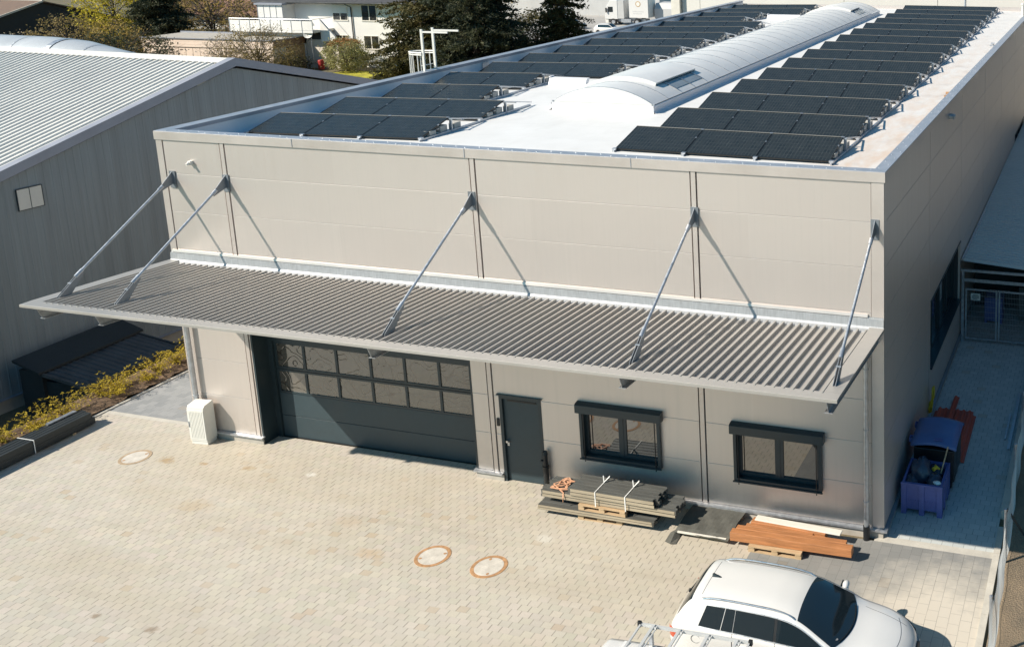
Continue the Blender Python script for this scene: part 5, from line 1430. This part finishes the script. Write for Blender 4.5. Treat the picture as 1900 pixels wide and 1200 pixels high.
conifer('conifer', 'broad dark conifer directly behind the roof access guard, in the middle of the group', -33.0, 60.5, 19, 7.2, 'needlesblue', 6)
conifer('conifer', 'narrower dark conifer at the right of the group, left of the white lorry', -27.6, 66.5, 15, 4.3, 'needles', 7)
conifer('conifer', 'dark conifer filling the gap low behind the middle conifers', -37.5, 68, 15, 5.5, 'needlesblue', 17)
conifer('conifer', 'dark upright conifer left of the tan garage', -85.8, 75, 15, 5.0, 'needlesblue', 8)
def broad(name, lab, cat, x, y, h, rx, rz, mat, seed, z0=G0, n=90, per=26, size=.14, spread=.42, trunk=.12, twigs=40, twmat='bark', fill=.55):
    g_ = random.Random(seed); t = thing(name, lab, cat, (x, y, z0)); c = Vector((x, y, z0+h-rz)); lf = MB(); tw = MB()
    tw.tube([(x, y, z0-.1), (x+.1*rx, y, z0+h*.35), (x, y, z0+h*.6)], [trunk, trunk*.7, trunk*.4], 6, cap=False)
    tips = []
    for k in range(n):
        d = Vector((g_.gauss(0, 1), g_.gauss(0, 1), g_.gauss(0, 1))).normalized(); f = g_.uniform(fill, 1.0)**.7*g_.uniform(.85, 1.12)
        q = c+Vector((d.x*rx*f, d.y*rx*f, d.z*rz*f)); 
        if q.z < z0+.1: q.z = z0+.1+g_.uniform(0, .4)
        tips.append(q)
        if per: leaves(lf, q, int(per*g_.uniform(.5, 1.4)), spread*g_.uniform(.6, 1.3), size, g_, .8)
    for q in tips[:twigs]:
        b0 = Vector((x, y, z0+h*g_.uniform(.12, .5))); mid = b0.lerp(q, .5)+Vector((g_.gauss(0, .2), g_.gauss(0, .2), .25))
        tw.tube([b0, mid, q, q+(q-mid)*.25], [trunk*.35, trunk*.22, .02, .008], 4, cap=False)
        for _ in range(4):
            e = q+Vector((g_.gauss(0, .5), g_.gauss(0, .5), g_.gauss(.2, .4))); tw.tube([mid.lerp(q, g_.uniform(.2, 1)), e], [.018, .006], 3, cap=False)
    flat('trunk', tw, twmat, t)
    if per: flat('crown', lf, mat, t)
    return t
broad('cedar', 'low spreading dark conifer just behind the ridge of the grey hall', 'conifer', -71.0, 57.5, 4.9, 4.6, 1.5, 'needlesblue', 9, n=150, per=34, size=.12, spread=.45)
broad('willow_tree', 'bright yellow-green willow right of the dark house', 'tree', -93.5, 75.5, 12.5, 3.9, 6.0, 'willow', 31, n=260, per=30, size=.15, spread=.5)
broad('flowering_shrub', 'pale straw-coloured shrub nearest the ridge of the grey hall at the left', 'shrub', -83.6, 57.5, 4.6, 2.3, 1.8, 'straw', 32, n=80, per=26, size=.11)
broad('budding_tree', 'olive-brown budding tree in front of the dark gable', 'tree', -80.6, 60.0, 6.7, 3.5, 2.9, 'olive', 33, n=130, per=26, size=.12)
broad('golden_shrub', 'golden-brown shrub between the budding tree and the low dark conifer', 'shrub', -75.8, 61, 6.0, 2.9, 2.7, 'yellowbrown', 34, n=120, per=26, size=.12)
broad('pale_shrub', 'straw shrub with whitish blossom in the middle of the bushes at the left', 'shrub', -79.2, 57.6, 4.6, 1.7, 1.6, 'straw', 35, n=50, per=22, size=.10)
broad('bare_tree', 'half-bare tree with pinkish buds in front of the tiled roof', 'tree', -72.5, 78, 8.2, 5.0, 4.0, 'pinkbud', 36, n=120, per=20, size=.13, twigs=110, trunk=.32)
broad('bare_tree', 'half-bare tree with yellowish buds left of the balcony', 'tree', -77, 84, 9, 5.2, 4.2, 'yellowbrown', 37, n=110, per=20, size=.14, twigs=100, trunk=.30)
broad('olive_tree', 'dull olive tree rising behind the dark house', 'tree', -108, 97, 9.5, 6, 5.0, 'olive', 38, n=120, per=20, size=.2, twigs=60)
broad('olive_tree', 'dull olive tree between the dark house and the willow', 'tree', -97, 92, 9.5, 6, 5.2, 'olive', 39, n=130, per=20, size=.2, twigs=60)
broad('olive_tree', 'brownish tree behind the upright conifer', 'tree', -88, 84, 8.5, 4.6, 4.2, 'yellowbrown', 40, n=110, per=18, size=.17, twigs=60)
broad('twiggy_shrub', 'large twiggy olive shrub in front of the garage, behind the hall gable', 'shrub', -57.2, 60, 6.0, 3.4, 2.9, 'olive', 41, n=150, per=26, size=.09, twigs=120, trunk=.11, twmat='twig')
broad('twiggy_shrub', 'smaller twiggy shrub with pale leaves at the left end of the beige wall', 'shrub', -61.5, 60.5, 4.6, 2.0, 2.0, 'straw', 42, n=60, per=20, size=.10, twigs=55, trunk=.08, twmat='twig')
broad('dark_shrub', 'small dark green shrub by the tan door of the garage', 'shrub', -57.4, 63.5, 2.4, 1.3, 1.0, 'needles', 43, n=40, per=20, size=.10)
broad('dark_shrub', 'small dark bush at the foot of the satellite dish', 'shrub', -59.6, 68.0, 1.5, .9, .7, 'needles', 44, n=30, per=20, size=.09)
hb = broad('round_bush', 'round clipped bush with reddish tips on the lawn before the white house', 'bush', -54.9, 69.0, 3.4, 2.05, 1.7, 'hedge', 45, n=220, per=30, size=.10, spread=.26, fill=.82, twigs=20)
g_ = random.Random(5); lf = MB()
for k in range(70):
    a, rr = g_.uniform(0, 6.283), 1.6*math.sqrt(g_.random()); leaves(lf, Vector((-54.9+rr*math.cos(a), 69.0+rr*math.sin(a), G0+3.42-.32*rr*rr/1.6)), 12, .18, .09, g_, .5)
flat('red_tips', lf, 'hedgetop', hb)
for k, (x, y, h, r_, mt, lab) in enumerate(((-110, 128, 9, 6, 'olive', 'far olive tree at the upper left, behind the dark house ridge'), (-72, 122, 9, 5, 'yellowbrown', 'far brownish tree behind the roof of the white house'), (-44, 88, 5, 3, 'needles', 'dark bush between the conifer trunks'), (-20.5, 63, 3.5, 2.2, 'needlesblue', 'low dark bush against the warehouse, right of the narrow conifer'))):
    broad('background_tree', lab, 'tree', x, y, h, r_, r_*.75, mt, 60+k, n=90, per=22, size=.2, spread=.5)
